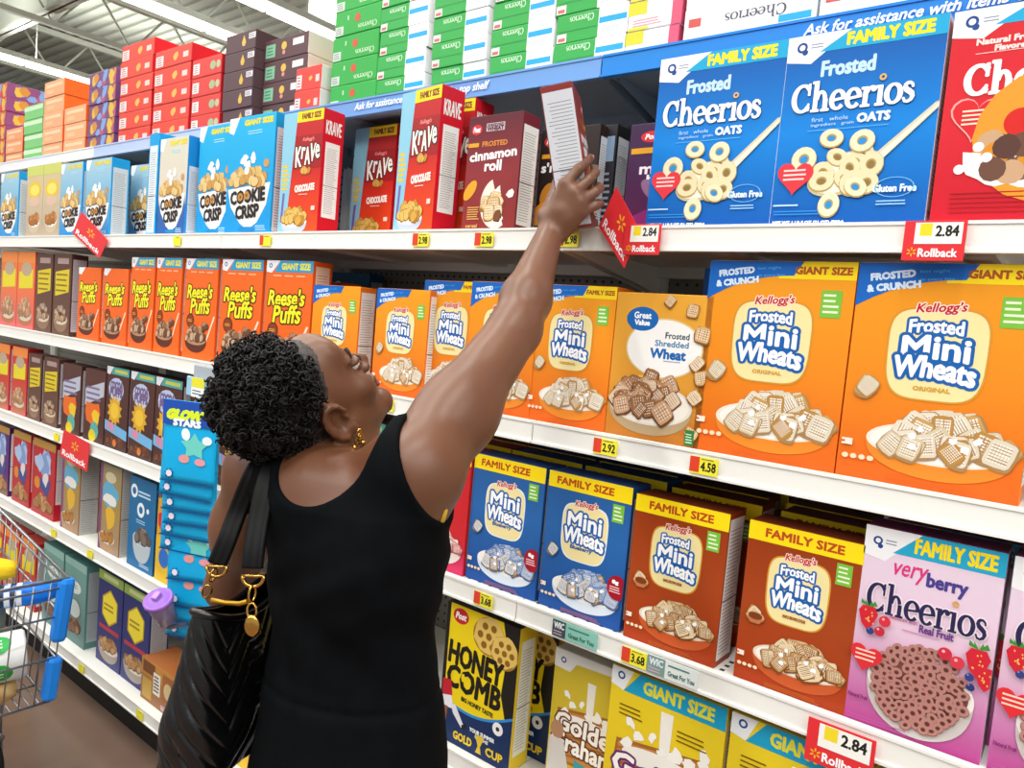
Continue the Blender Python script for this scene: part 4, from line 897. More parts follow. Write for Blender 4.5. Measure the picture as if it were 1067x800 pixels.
def white_front(A):
    A.text('Cheerios', .56, .60, .46, .28, '#5d5a66', 'case_print', flip=True, serif=True); A.rect(.74, .30, .97, .46, '#27a7dc', 'case_label'); A.lines(.72, .05, .96, .2, 2, '#9aa4b4', 'case_label', .5); A.rect(.04, .55, .14, .75, '#cf5a50', 'case_print'); A.lines(.2, .2, .6, .3, 1, '#e59a94', 'case_print', .3)
ZT = ZS[5]; YT = .165
def stack(proto, xc, n, h, labels, group, cat='stock case', jit=.004, d=.28, y=YT, first=[]):
    rd = random.Random(int(abs(xc)*1000))
    for i in range(n):
        o = proto if not proto.get('label') else dup(proto)
        o.location = (xc+rd.uniform(-jit, jit), y+d/2+rd.uniform(0, jit), ZT+.0003+i*(h+.0006)); tag(o, labels(i, n), cat, group)
ordn = ['bottom', 'second', 'third', 'fourth', 'fifth', 'sixth', 'seventh']
def lab(what):
    def f(i, n): return ('bottom' if i == 0 else 'topmost' if i == n-1 else ordn[i])+' case of '+what
    return f
gA = case_mesh(.20, .28, .070, '#37a84a', green_front); stack(gA, -1.768, 6, .070, lab('the leftmost stack of green cases, beside the white pillar'), 'green stock cases')
gL = case_mesh(.188, .28, .064, '#3aa850', green_label, '#f1f4f4')
for x, w in ((-1.572, 'the second green stack from the left'), (-1.360, 'the third green stack, above the tall red box'), (-1.158, 'the fourth green stack'), (-.968, 'the rightmost green stack, beside the pink and yellow packs')):
    stack(gL, x, 6, .064, lab(w), 'green stock cases')
pk = case_mesh(.125, .24, .060, '#f4efee', pink_pack, '#d9506e', name='snack_pack'); stack(pk, -.808, 4, .060, lambda i, n: ordn[i]+' white, pink and yellow pack right of the green cases' if i else 'bottom white, pink and yellow pack right of the green cases', 'pink and yellow packs', 'stock pack', d=.24)
wc = case_mesh(.262, .28, .082, '#f3f3f2', white_front, '#e9eef2'); stack(wc, -.606, 3, .082, lab('the left white stack above the blue oat ring boxes'), 'white stock cases'); stack(wc, -.335, 3, .082, lab('the right white stack near the top right corner'), 'white stock cases')
rsm = case_mesh(.125, .20, .070, '#d9463c', red_front, '#e9e4e2'); stack(rsm, -1.958, 2, .070, lab('the low red stack just left of the green cases'), 'low red cases', d=.20, y=.15)
bB = case_mesh(.235, .28, .069, '#5b3f42', brown_badge, '#efe9e8'); stack(bB, -2.150, 4, .069, lab('the right brown stack with green badges'), 'brown stock cases', y=.20)
bD = case_mesh(.176, .28, .062, '#5a4146', brown_drop, '#5a4146'); stack(bD, -2.362, 5, .062, lab('the left brown stack with gold drops'), 'brown stock cases')
rF = case_mesh(.190, .28, .065, '#d8443e', red_flower, '#c8202a'); stack(rF, -2.563, 4, .065, lab('the red stack touching the brown cases'), 'red stock cases')
rR = case_mesh(.265, .28, .066, '#da4a3c', red_front, '#d3202a'); stack(rR, -2.806, 5, .066, lab('the middle red stack'), 'red stock cases'); stack(rR, -3.090, 6, .066, lab('the leftmost and tallest red stack, beside the purple patterned cases'), 'red stock cases')
oF = case_mesh(.22, .22, .070, '#e9a67c', orange_front, '#e8641e'); oP = case_mesh(.25, .28, .066, '#7a4f78', purple_front, '#74508a', purple_front)  # orange fronts paled: overexposed haze put into their colour
stack(oP, -3.395, 5, .066, lab('the purple patterned stack'), 'purple patterned cases', y=.17)
stack(oF, -3.645, 3, .070, lab('the low orange stack'), 'orange stock cases', d=.22); stack(oF, -3.876, 5, .070, lab('the tall orange stack'), 'orange stock cases', d=.22)
gP = case_mesh(.22, .28, .067, '#7cc079', green_plain, '#8ac884'); stack(gP, -4.108, 4, .067, lab('the small pale green stack at the far left'), 'pale green cases')
oS = case_mesh(.22, .24, .060, '#e39a6e', orange_front, '#c9302f'); stack(oS, -4.340, 3, .060, lab('the low orange stack left of the pale green cases'), 'far orange cases', d=.24)
rP = case_mesh(.24, .28, .070, '#c9404a', purple_front, '#8a4a7c', purple_front); stack(rP, -4.585, 6, .070, lab('the red and purple stack at the far left end'), 'far red and purple cases')

# ------------------------------------------------------------------ price tags and red rail signs
def price_tag(x, lv, price, label, w=.052, red=True, col='#f3e93a'):
    h = .030; bm = bmesh.new(); bm_box(bm, -w/2, w/2, -.0006, .0006, 0, h)
    t = obj('price_tag', bm, None, mat(col, .5)); t.location = (x, YF[lv]-.0150, ZS[lv]-.037)
    A = Art(w, h)
    if red: A.rect(0, .1, .34, 1, '#e0452c')
    if price: A.text(price, .66, .48, .52, .52, '#1c1c1c', 'lettering', .010)
    A.lines(.40, .84, .95, .95, 1, '#5a5a3a')
    A.build(lambda u, v, l: (u-w/2, -.0007-l, v), t); tag(t, label, 'price tag', 'price tags')
for x, lv, p, l in ((-1.257, 4, '2.98', 'yellow and red price tag under the tall forward red chocolate box'), (-1.065, 4, '2.98', 'yellow and red price tag under the maroon cinnamon box'), (-.848, 4, '2.98', 'yellow price tag below the raised wrist'),
    (-1.873, 4, '', 'faded price tag under the tall blue bowl boxes at the rail joint'), (-2.359, 4, '', 'faded price tag under the beige and blue box'),
    (-1.331, 3, '2.08', "price tag on the rail beside the woman's chin"), (-.717, 3, '2.92', 'price tag under the fully visible family wheat box and the shredded wheat box'), (-.517, 3, '4.58', 'price tag under the left edge of the giant wheat boxes'),
    (-.981, 2, '3.68', 'price tag under the left blueberry wheat box'), (-.612, 2, '3.68', 'price tag under the left brown maple wheat box'),
    (-3.218, 2, '', 'small yellow price tag left of the red rail sign under the brown boxes'), (-3.206, 1, '', 'yellow price tag under the orange brown box with grey side'), (-2.873, 1, '', 'yellow price tag under the lone orange brown box'), (-3.98, 1, '', 'yellow price tag above the cart wires at the left edge'),
    (-2.853, 0, '', 'yellow price tag on the bottom rail under the navy oat boxes'), (-2.399, 0, '', 'yellow price tag on the bottom rail under the snack bar box')):
    price_tag(x, lv, p, l, w=.052 if x > -2 else .044, red=x > -2)
def wic(x, w, label, full):
    bm = bmesh.new(); bm_box(bm, -w/2, w/2, -.0006, .0006, 0, .034); t = obj('rail_label', bm, None, mat('#8cc9b8' if full else '#e6ece8', .5)); t.location = (x, -.0145, ZS[2]-.038)
    A = Art(w, .034); e = .30 if full else .36; A.rect(0, .02, e, .98, '#3d4a55' if full else '#7d9a98'); A.text('WIC', e/2, .68, e*.75, .36, '#e9eef0', 'lettering', .006); A.lines(.03, .08, e-.03, .4, 2, '#c9a6b4')
    A.text('Great For You', (e+1)/2, .34, (1-e)*.8, .26, '#2d6a60', 'lettering', .003); A.lines(e+.06, .66, .94, .86, 1, '#3f7f74')
    A.build(lambda u, v, l: (u-w/2, -.0007-l, v), t); tag(t, label, 'rail label')
wic(-.745, .105, 'teal and dark shelf label on the rail under the right blueberry box', True)
wic(-.535, .10, 'pale shelf label right of the price tag under the left brown maple box', False)
RED = '#e23238'
def sign_art(A, word_y=.22, spark_y=.62, r=.17):
    A.spark(.5, spark_y, r, '#f9b52a', 'emblem'); A.text('Rollback', .5, word_y, .84, .20, '#ffffff', 'lettering', .006)
def rail_sign(loc, w, h, label, rot=(0, 0, 0), price=None):
    bm = bmesh.new(); bm_box(bm, -w/2, w/2, -.0008, .0008, 0, h, 0, .0006); t = obj('rail_sign', bm, None, mat(RED, .4)); t.location = loc; t.rotation_euler = rot
    A = Art(w, h)
    if price is not None:
        A.rect(.18, .42, .94, .95, '#f6f4ee', 'price_insert'); A.rect(.26, .62, .46, .93, '#f3d92a', 'price_insert'); A.text(price, .70, .74, .36, .26, '#23201f', 'price_insert', .008)
        A.spark(.16, .22, .09, '#f9b52a', 'emblem'); A.text('Rollback', .58, .20, .62, .20, '#ffffff', 'lettering', .006)
    else: sign_art(A)
    A.build(lambda u, v, l: (u-w/2, -.0009-l, v), t); tag(t, label, 'shelf sign', 'red shelf signs'); return t
rail_sign((-.678, -.0235, ZS[4]-.052), .075, .056, 'red rail price sign below the left blue oat ring box', (0, 0, 0), '2.84')
rail_sign((-.205, -.020, ZS[4]-.056), .080, .058, 'red rail price sign below the red fruit oat ring box', (0, 0, 0), '2.84')
rail_sign((-.245, -.022, ZS[2]-.075), .10, .070, 'red rail price sign under the pink berry box', (0, 0, 0), '2.84')
# the flag that sticks out into the aisle: its outer edge is bent along a slant
def flag(loc, quad, label, rz, price_side=False):
    """a bent plastic sheet: quad = four (x, z) corners"""
    bm = bmesh.new(); a = [bm.verts.new((x, -.0008, z)) for x, z in quad]; b = [bm.verts.new((x, .0008, z)) for x, z in quad]
    bm.faces.new(a); bm.faces.new(b[::-1])
    for i in range(4): bm.faces.new((a[i], b[i], b[(i+1) % 4], a[(i+1) % 4]))
    bmesh.ops.recalc_face_normals(bm, faces=bm.faces)
    t = obj('shelf_flag', bm, None, mat(RED, .4)); t.location = loc; t.rotation_euler = (0, 0, rz)
    Q = [Vector(q) for q in quad]
    def bil(u, v): return (Q[0]*(1-u)+Q[1]*u)*(1-v)+(Q[3]*(1-u)+Q[2]*u)*v
    A = Art(1, .8); sign_art(A, .2, .62, .15)
    A.build(lambda u, v, l: (bil(u, v/.8)[0], -.0009-l*.3, bil(u, v/.8)[1]), t); tag(t, label, 'shelf sign', 'red shelf flags'); return t
flag((-.723, -.020, ZS[4]-.037), ((-.052, .038), (.012, -.040), (.037, .030), (-.022, .112)), 'red pointed flag on the rail between the hand and the blue oat ring box', 0)
flag((-3.00, -.022, ZS[4]), ((-.13, .008), (.11, -.085), (.17, -.02), (-.06, .088)), 'tilted red shelf flag below the small blue bowl boxes at left', 0)
flag((-3.03, -.022, ZS[2]), ((-.13, -.085), (.12, -.105), (.13, .005), (-.10, .022)), 'red shelf sign on the rail above the orange brown box at left', 0)
# ------------------------------------------------------------------ hanging strip of star packs and the lidded cup
def pack():
    w, h = .175, .235; n = 12; bm = bmesh.new(); G = []
    for s in (-1, 1):
        g = []
        for j in range(n+1):
            row = []
            for i in range(n+1):
                u, v = i/n, j/n; t = .0055*(math.sin(PI*u)*math.sin(PI*min(1, v*1.25)))**.6 if v < .8 else .0006
                row.append(bm.verts.new(((u-.5)*w, s*(t+.0005), (v-1)*h)))
            g.append(row)
        G.append(g)
        for j in range(n):
            for i in range(n):
                q = (g[j][i], g[j][i+1], g[j+1][i+1], g[j+1][i]); f = bm.faces.new(q if s < 0 else q[::-1]); f.smooth = True
    for k in range(n):
        for (p, q, r_, s_) in ((G[0][0][k], G[0][0][k+1], G[1][0][k+1], G[1][0][k]), (G[0][n][k], G[0][n][k+1], G[1][n][k+1], G[1][n][k]), (G[0][k][0], G[0][k+1][0], G[1][k+1][0], G[1][k][0]), (G[0][k][n], G[0][k+1][n], G[1][k+1][n], G[1][k][n])): bm.faces.new((p, q, r_, s_))
    bmesh.ops.recalc_face_normals(bm, faces=bm.faces)
    t = obj('star_pack', bm, None, mat('#12aee6', .3))
    A = Art(w, h)
    A.rect(0, .70, 1, 1, '#1f4fae', 'header_card'); A.text('GLOW', .42, .83, .66, .105, '#d9f02a', 'header_card', .022, shear=.3); A.text('STARS', .46, .735, .50, .075, '#f0f6fa', 'header_card', .012)
    a = [(.62+(.30 if i % 2 == 0 else .17)*math.cos(t)*.9, .46+(.30 if i % 2 == 0 else .17)*math.sin(t)*.56) for i, t in enumerate(np.linspace(PI/2, 2*PI+PI/2, 11)[:-1])]
    A.poly(a, '#6fd0c4', 'star_picture'); A.ell(.45, .60, .08, .10, '#eaf6f4', 'star_picture', rot=.3); A.ell(.85, .55, .09, .07, '#e6f2f2', 'star_picture'); A.ell(.44, .30, .10, .07, '#e39a94', 'star_picture'); A.ell(.74, .28, .10, .06, '#e89aa6', 'star_picture')
    b = [(.17+(.10 if i % 2 == 0 else .045)*math.cos(t), .10+(.10 if i % 2 == 0 else .045)*math.sin(t)*w/h) for i, t in enumerate(np.linspace(.3, 2*PI+.3, 15)[:-1])]
    A.poly(b, '#17448c', 'star_picture'); A.ell(.17, .10, .055, .055, '#e9e2f0', 'star_picture', 12); A.rect(.0, .0, 1, .018, '#0d4f94', 'front_print')
    A.build(lambda u, v, l: (u-w/2, -.0065-l, v-h), t); return t
hook = empty('clip_strip', (-2.115, -.030, ZS[3]-.02)); tag(hook, 'clear hanging clip strip with grey holder carrying the blue star packs', 'clip strip')
bm = bmesh.new(); bm_box(bm, -.065, .075, -.004, .014, -.03, .012, 0, .003); obj('holder', bm, hook, mat('#aab2ba', .3))
bm = bmesh.new(); bm_box(bm, -.085, .02, -.014, -.006, -.085, -.025, 0, .003); hd = obj('price_card', bm, hook, mat('#9cc9e0', .3))
A = Art(.105, .06); A.rect(.30, .50, 1, 1, '#e9e23a'); A.rect(.30, 0, 1, .5, '#eef2f2'); A.lines(.36, .1, .94, .4, 2, '#5a5f66'); A.build(lambda u, v, l: (u-.085, -.0142-l, v-.085), hd)
obj('strip', box(-.055, -.037, .004, .006, -.72, -.028), hook, mat('#c9dbe2', .2))
pk0 = pack()
zz, xx, yy = 1.275, -1.998, -.135
drops = [0, .046, .044, .044, .044, .048, .085, .085, .055, .05]
for i, dz in enumerate(drops):
    zz -= dz; o = pk0 if i == 0 else dup(pk0)
    o.location = (xx-.011*i*(1 if i < 6 else .6), yy+.0085*i, zz); o.rotation_euler = (0, .035*math.sin(i*1.7), .42)
    tag(o, ('topmost' if i == 0 else 'lowest' if i == len(drops)-1 else ordn[i] if i < 7 else ('eighth', 'ninth')[i-7])+' blue star pack on the hanging strip, counted from the top', 'toy pack', 'blue star packs')
cup = empty('lidded_cup', (-2.070, -.155, ZS[1]+.057)); cup.scale = (.84, .84, .84); tag(cup, 'cup with purple drinking lid clipped to the shelf rail below the blue packs', 'cup')
Mx = axis_matrix((0, 0, 0), (.22, -.45, .85))
bm = bmesh.new(); bm_lathe(bm, [(.028, -.075), (.036, -.072), (.042, .0), (.043, .03), (.039, .03), (.036, -.06)], 28, 0, Mx); obj('cup_body', bm, cup, mat('#8a7a9c', .15))
bm = bmesh.new(); bm_lathe(bm, [(.046, .022), (.050, .024), (.050, .036), (.046, .040), (.043, .036), (.040, .036), (.036, .040), (.012, .042)], 32, 0, Mx)
B2 = bmesh.new(); bm_box(B2, -.016, .016, -.010, .012, .040, .058, 0, .003)
for v in B2.verts: v.co = Mx @ v.co
me = bpy.data.meshes.new('spout'); B2.to_mesh(me); B2.free()
obj('lid', bm, cup, mat('#a06fd0', .3)); obj('spout', me, cup, mat('#b88be0', .3))
obj('clip', box(-.012, .012, .03, .18, -.092, -.084), cup, mat('#5f5868', .3))
# ------------------------------------------------------------------ bodies: signed distance fields meshed as one surface
def sd_cap(P, a, b, r1, r2):
    a = np.asarray(a, float); b = np.asarray(b, float); ab = b-a; h = np.clip(((P-a) @ ab)/(ab @ ab), 0, 1)
    return np.linalg.norm(P-a-h[:, None]*ab, axis=1)-(r1+(r2-r1)*h)
def sd_ell(P, c, r, R=None):
    Q = P-np.asarray(c, float)
    if R is not None: Q = Q @ R          # columns of R are the ellipsoid axes
    r = np.asarray(r, float); k0 = np.linalg.norm(Q/r, axis=1); k1 = np.linalg.norm(Q/(r*r), axis=1)+1e-9
    return k0*(k0-1)/k1
def smin(a, b, k):
    h = np.clip(.5+.5*(b-a)/k, 0, 1); return b+(a-b)*h-k*h*(1-h)
def smax(a, b, k): return -smin(-a, -b, k)
def sd_loft(P, tab, yaw, z0=None, z1=None):
    """tab rows: z, cx, cy, a, b ; elliptical sections along z"""
    T = np.array(tab); z = np.clip(P[:, 2], T[0, 0], T[-1, 0])
    def ip(i):
        # smooth interpolation through the stations
        return np.interp(z, T[:, 0], T[:, i])
    cx, cy, a, b = ip(1), ip(2), ip(3), ip(4); c, s = math.cos(yaw), math.sin(yaw)
    dx, dy = P[:, 0]-cx, P[:, 1]-cy; x = dx*c+dy*s; y = -dx*s+dy*c
    k0 = np.sqrt((x/a)**2+(y/b)**2); k1 = np.sqrt((x/(a*a))**2+(y/(b*b))**2)+1e-9
    d = k0*(k0-1)/k1
    return smax(d, np.abs(P[:, 2]-(T[0, 0]+T[-1, 0])/2)-(T[-1, 0]-T[0, 0])/2, .03)
def iso_mesh(fn, lo, hi, vox, B=8):
    lo = np.array(lo, float); n = (np.ceil((np.array(hi)-lo)/vox/B).astype(int))*B; nb = n//B
    F = np.ones(tuple(n+1), np.float32)
    g = np.stack(np.meshgrid(*[np.arange(k) for k in nb], indexing='ij'), -1).reshape(-1, 3)
    cen = lo+(g*B+B/2)*vox; d = fn(cen); near = np.abs(d) < B*vox*1.7
    loc = np.stack(np.meshgrid(*[np.arange(B+1)]*3, indexing='ij'), -1).reshape(-1, 3)
    for (i, j, k), dd in zip(g[~near], d[~near]):
        if dd < 0: F[i*B:i*B+B+1, j*B:j*B+B+1, k*B:k*B+B+1] = -1
    gi = g[near]
    for s in range(0, len(gi), 300):
        q = gi[s:s+300]; I = q[:, None, :]*B+loc[None]; v = fn((lo+I.reshape(-1, 3)*vox)).reshape(len(q), B+1, B+1, B+1)
        for (i, j, k), w in zip(q, v): F[i*B:i*B+B+1, j*B:j*B+B+1, k*B:k*B+B+1] = w
    sgn = F < 0
    c = [sgn[dx:dx+n[0], dy:dy+n[1], dz:dz+n[2]] for dx in (0, 1) for dy in (0, 1) for dz in (0, 1)]
    allv = np.logical_and.reduce(c); anyv = np.logical_or.reduce(c); act = np.argwhere(anyv & ~allv)
    idx = -np.ones(tuple(n), np.int64); idx[tuple(act.T)] = np.arange(len(act))
    acc = np.zeros((len(act), 3)); cnt = np.zeros(len(act))
    cor = [(x, y, z) for x in (0, 1) for y in (0, 1) for z in (0, 1)]
    for p in cor:
        for ax in range(3):
            if p[ax]: continue
            q = list(p); q[ax] = 1
            f0 = F[tuple((act+p).T)]; f1 = F[tuple((act+q).T)]; m = (f0 < 0) != (f1 < 0)
            t = np.where(m, f0/(f0-f1+1e-12), 0); pos = np.repeat(np.array([p], float), len(act), 0); pos[:, ax] += t
            acc[m] += pos[m]; cnt[m] += 1
    V = lo+(act+acc/np.maximum(cnt, 1)[:, None])*vox
    faces = []
    for ax in range(3):
        o1, o2 = [(1, 2), (2, 0), (0, 1)][ax]
        sl0 = [slice(1, None)]*3; A0 = sgn[:-1, :, :] if ax == 0 else sgn[:, :-1, :] if ax == 1 else sgn[:, :, :-1]
        A1 = sgn[1:, :, :] if ax == 0 else sgn[:, 1:, :] if ax == 1 else sgn[:, :, 1:]
        e = np.argwhere(A0 != A1); e = e[(e[:, o1] > 0) & (e[:, o2] > 0) & (e[:, o1] < n[o1]) & (e[:, o2] < n[o2])]
        inside = A0[tuple(e.T)]
        def cell(d1, d2):
            q = e.copy(); q[:, o1] -= d1; q[:, o2] -= d2; return idx[tuple(q.T)]
        Q = np.stack([cell(1, 1), cell(0, 1), cell(0, 0), cell(1, 0)], 1); Q[~inside] = Q[~inside][:, ::-1]; faces.append(Q[(Q >= 0).all(1)])
    return V, np.concatenate(faces)
def mesh_from(name, V, Fq, parent, mats, mi=None, smooth=True):
    me = bpy.data.meshes.new(name); me.from_pydata(V.tolist(), [], Fq.tolist()); me.update()
    if mi is not None: me.polygons.foreach_set('material_index', mi.astype(np.int32))
    return obj(name, me, parent, mats, smooth)

# ------------------------------------------------------------------ the woman
PX, PY = -.80, -.575
woman = empty('person', (PX, PY, 0)); tag(woman, 'woman in black sleeveless dress with curly dark hair, reaching up to the shelf', 'person')
OFF = np.array([PX, PY, 0.0])
HP = np.array([-.893, -.563, 1.419]); HS = .92
HM = np.array([[.995, .062, -.073], [-.095, .551, -.829], [-.011, .832, .555]])      # columns: right, forward, up of the head
def headw(p): return HP+HM @ (np.array(p, float)*HS)
YAWT = .16
TOR = [(.70, -.742, -.567, .120, .094), (.80, -.743, -.567, .124, .097), (.90, -.745, -.568, .126, .098), (.98, -.751, -.570, .130, .094), (1.06, -.762, -.567, .124, .086), (1.12, -.768, -.567, .120, .083), (1.19, -.776, -.567, .124, .085),
       (1.25, -.784, -.567, .131, .090), (1.305, -.800, -.570, .130, .086), (1.340, -.812, -.576, .098, .064), (1.365, -.825, -.584, .06, .045)]
RSH, REL, RWR = np.array([-.700, -.540, 1.361]), np.array([-.740, -.298, 1.558]), np.array([-.792, -.150, 1.738])
LSH, LEL, LWR = np.array([-.968, -.592, 1.312]), np.array([-1.085, -.560, 1.095]), np.array([-1.075, -.375, .985])
NB = np.array([-.835, -.603, 1.316])
def rows_hand(W, ax_f, ax_s, ax_n, k=1.0): pass
# right hand, its frame taken from the forearm and the box it grips
e_r, e_u, e_d = CR.copy(), -CD.copy(), -CF.copy()
def hp(u, v, dep):
    """point on the line of sight of the photograph at a depth, used to pose the gripping hand"""
    d = np.array([(u-533.5)/FPX, (v-400)/FPX, 1.0]); w = CR*d[0]+CD*d[1]+CF*d[2]; return np.array([0, -1.25, CAM_Z])+w*dep
HD = 1.345
RWR = hp(573, 243, HD-.005)
KN = [hp(589, 192, HD-.022), hp(598, 201, HD-.026), hp(604, 211, HD-.025), hp(605, 222, HD-.020)]
PIP = [hp(603, 176, HD-.020), hp(614, 187, HD-.016), hp(620, 200, HD-.012), hp(621, 214, HD-.010)]
DIP = [hp(612, 168, HD+.004), hp(620, 180, HD+.014), hp(625, 196, HD+.016), hp(625, 212, HD+.012)]
TIP = [hp(615, 164, HD+.026), hp(619, 175, HD+.040), hp(624, 193, HD+.040), hp(623, 210, HD+.034)]
FR = [(.0105, .0092, .0082, .0070), (.0108, .0094, .0084, .0072), (.0102, .0090, .0080, .0070), (.0092, .0080, .0072, .0062)]
THB, TH1, TH2, TH3 = hp(570, 226, HD+.004), hp(577, 207, HD+.022), hp(581, 192, HD+.040), hp(583, 180, HD+.058)
def hand_sdf(P, W, KN, PIP, DIP, TIP, TH):
    d = None
    for k in range(4):
        base = W+(KN[k]-W)*.22+(KN[k]-KN[1])*.30
        m = sd_cap(P, base, KN[k], .0155, FR[k][0]*1.22); d = m if d is None else smin(d, m, .016)
    d = smin(d, sd_cap(P, (W+KN[1])/2, (W+KN[2])*.5, .0165, .0155), .012)
    for k in range(4):
        f = smin(smin(sd_cap(P, KN[k], PIP[k], FR[k][0], FR[k][1]), sd_cap(P, PIP[k], DIP[k], FR[k][1], FR[k][2]), .004), sd_cap(P, DIP[k], TIP[k], FR[k][2], FR[k][3]), .004)
        f = np.minimum(f, np.linalg.norm(P-KN[k], axis=1)-FR[k][0]*1.12)
        d = smin(d, f, .005)
    t = smin(smin(sd_cap(P, TH[0], TH[1], .0165, .0125), sd_cap(P, TH[1], TH[2], .0120, .0108), .006), sd_cap(P, TH[2], TH[3], .0106, .0085), .004)
    t = smin(t, sd_cap(P, W, TH[0], .018, .016), .012)
    return smin(d, t, .010)
# left hand hangs relaxed in front of the hip, mostly behind the bag
lw = LWR; lf = np.array([.10, .62, -.75]); lf /= np.linalg.norm(lf); ls = np.array([0, .75, .62]); ls -= lf*(ls @ lf); ls /= np.linalg.norm(ls); ln = np.cross(lf, ls)
LK = [lw+lf*.088+ls*o for o in (.030, .010, -.010, -.028)]
LP = [k+lf*.036+ln*.012+ls*o for k, o in zip(LK, (.004, .001, -.002, -.004))]; LD = [p+lf*.018+ln*.020 for p in LP]; LT = [p+lf*.004+ln*.020 for p in LD]
LTH = (lw+lf*.03+ls*.03, lw+lf*.058+ls*.045+ln*.015, lw+lf*.083+ls*.045+ln*.022, lw+lf*.103+ls*.040+ln*.026)
def torso_sdf(P):
    d = sd_loft(P, TOR, YAWT)
    d = smin(d, sd_ell(P, (-.800, -.620, .900), (.064, .052, .074)), .05); d = smin(d, sd_ell(P, (-.690, -.602, .900), (.064, .052, .074)), .05)
    d = smin(d, sd_ell(P, (-.835, -.515, 1.235), (.055, .050, .055)), .05); d = smin(d, sd_ell(P, (-.740, -.505, 1.240), (.050, .045, .055)), .05)
    d = smin(d, sd_cap(P, NB, LSH, .046, .048), .04); d = smin(d, sd_cap(P, NB+[.02, .01, -.015], RSH, .036, .050), .035)
    d = smin(d, sd_cap(P, (-.71, -.60, 1.22), RSH+[.0, .0, -.02], .045, .05), .05)
    return d
def head_sdf(P):
    Q = (P-HP) @ HM/HS
    d = sd_ell(Q, (0, -.018, .042), (.073, .096, .084))
    d = smin(d, sd_ell(Q, (0, .040, -.020), (.058, .052, .080)), .03)
    d = smin(d, sd_cap(Q, (.046, .006, -.045), (.016, .072, -.098), .018, .016), .022); d = smin(d, sd_cap(Q, (-.046, .006, -.045), (-.016, .072, -.098), .018, .016), .022)
    d = smin(d, sd_ell(Q, (0, .084, -.098), (.022, .017, .017)), .018)
    for s in (-1, 1): d = smin(d, sd_ell(Q, (s*.040, .066, -.030), (.022, .020, .024)), .018)
    d = smin(d, sd_ell(Q, (0, .073, .052), (.052, .024, .034)), .03)
    for s in (-1, 1): d = smin(d, sd_cap(Q, (s*.014, .094, .022), (s*.046, .082, .022), .0075, .006), .010)
    for s in (-1, 1): d = smax(d, -sd_ell(Q, (s*.032, .103, .003), (.017, .016, .012)), .008)
    d = smin(d, sd_cap(Q, (0, .092, .012), (0, .112, -.026), .008, .0115), .010)
    for s in (-1, 1): d = smin(d, sd_ell(Q, (s*.013, .102, -.031), (.009, .010, .008)), .006)
    for s in (-1, 1): d = smin(d, np.minimum(sd_ell(Q, (s*.032, .0905, .0068), (.0135, .0115, .0055)), sd_ell(Q, (s*.032, .0895, -.0028), (.0130, .0110, .0045))), .003)
    d = smin(d, sd_cap(Q, (-.016, .093, -.056), (.016, .093, -.056), .0065, .0065), .006); d = smin(d, sd_ell(Q, (0, .099, -.055), (.016, .0075, .0065)), .006)
    d = smin(d, sd_ell(Q, (0, .096, -.069), (.018, .0085, .0075)), .006); d = smax(d, -sd_cap(Q, (-.020, .103, -.0620), (.020, .103, -.0620), .0022, .0022), .003)
    # ears: a shell with a rim and a lobe
    for s in (-1, 1):
        A = np.array([[1, 0, 0], [0, .97, .24], [0, -.24, .97]]); c = np.array([s*.077, -.012, .000])
        e = sd_ell(Q, c, (.011, .022, .036), A); e = smax(e, -sd_ell(Q, c+[s*.0105, .003, .003], (.0105, .013, .023), A), .003)
        a = np.linspace(-.2, 1.25*PI, 9)
        rim = [c+[s*.008, .020*math.cos(t+.35)*1.0, .032*math.sin(t+.35)] for t in a]
        for p, q in zip(rim, rim[1:]): e = smin(e, sd_cap(Q, p, q, .0040, .0040), .003)
        e = smin(e, sd_ell(Q, c+[s*.003, .008, -.027], (.007, .010, .011)), .006); e = smin(e, sd_ell(Q, c+[s*.006, .014, -.003], (.005, .004, .008)), .004)
        d = smin(d, e, .006)
    return d*HS
SKB = headw((0, -.030, -.050))
def body_sdf(P):
    d = torso_sdf(P)
    d = smin(d, sd_cap(P, NB+[0, .012, -.02], SKB, .052, .049), .025); d = smin(d, sd_cap(P, NB+[.0, .06, -.01], headw((0, .03, -.075)), .040, .040), .03)
    # arms
    for (S_, E_, W_, r) in ((RSH, REL, RWR, ((.058, .042), (.0395, .0235))), (LSH, LEL, LWR, ((.050, .038), (.036, .022)))):
        u = E_-S_; ul = u/np.linalg.norm(u)
        m = sd_cap(P, S_, E_, r[0][0], r[0][1]); m = smin(m, sd_ell(P, S_+u*.40+np.array([0, 0, -.010]), (.047, .047, .047)), .05)
        f = W_-E_; m = smin(m, smin(sd_cap(P, E_, E_+f*.30, r[1][0], r[1][0]*1.02), sd_cap(P, E_+f*.30, W_, r[1][0]*1.02, r[1][1]), .02), .02)
        d = smin(d, m, .035)
    d = smin(d, hand_sdf(P, RWR, KN, PIP, DIP, TIP, (THB, TH1, TH2, TH3)), .008)
    d = smin(d, hand_sdf(P, LWR, LK, LP, LD, LT, LTH), .010)
    # legs and feet (under the dress)
    for s, fx in ((-1, -.818), (1, -.668)):
        hip = (-.743+s*.060, -.570, .80); kn = (fx+.003, -.560, .46); an = (fx, -.590, .09)
        d = smin(d, smin(sd_cap(P, hip, kn, .066, .048), sd_cap(P, kn, an, .046, .032), .03), .04)
        d = smin(d, smin(sd_cap(P, (fx, -.600, .045), (fx+s*.012, -.455, .030), .036, .030), sd_ell(P, (fx+s*.010, -.43, .026), (.040, .055, .026)), .02), .02)
    h = head_sdf(P)
    return smin(d, h, .014)
bv, bf = iso_mesh(body_sdf, (-1.20, -.80, -.02), (-.52, .10, 1.92), .0034)
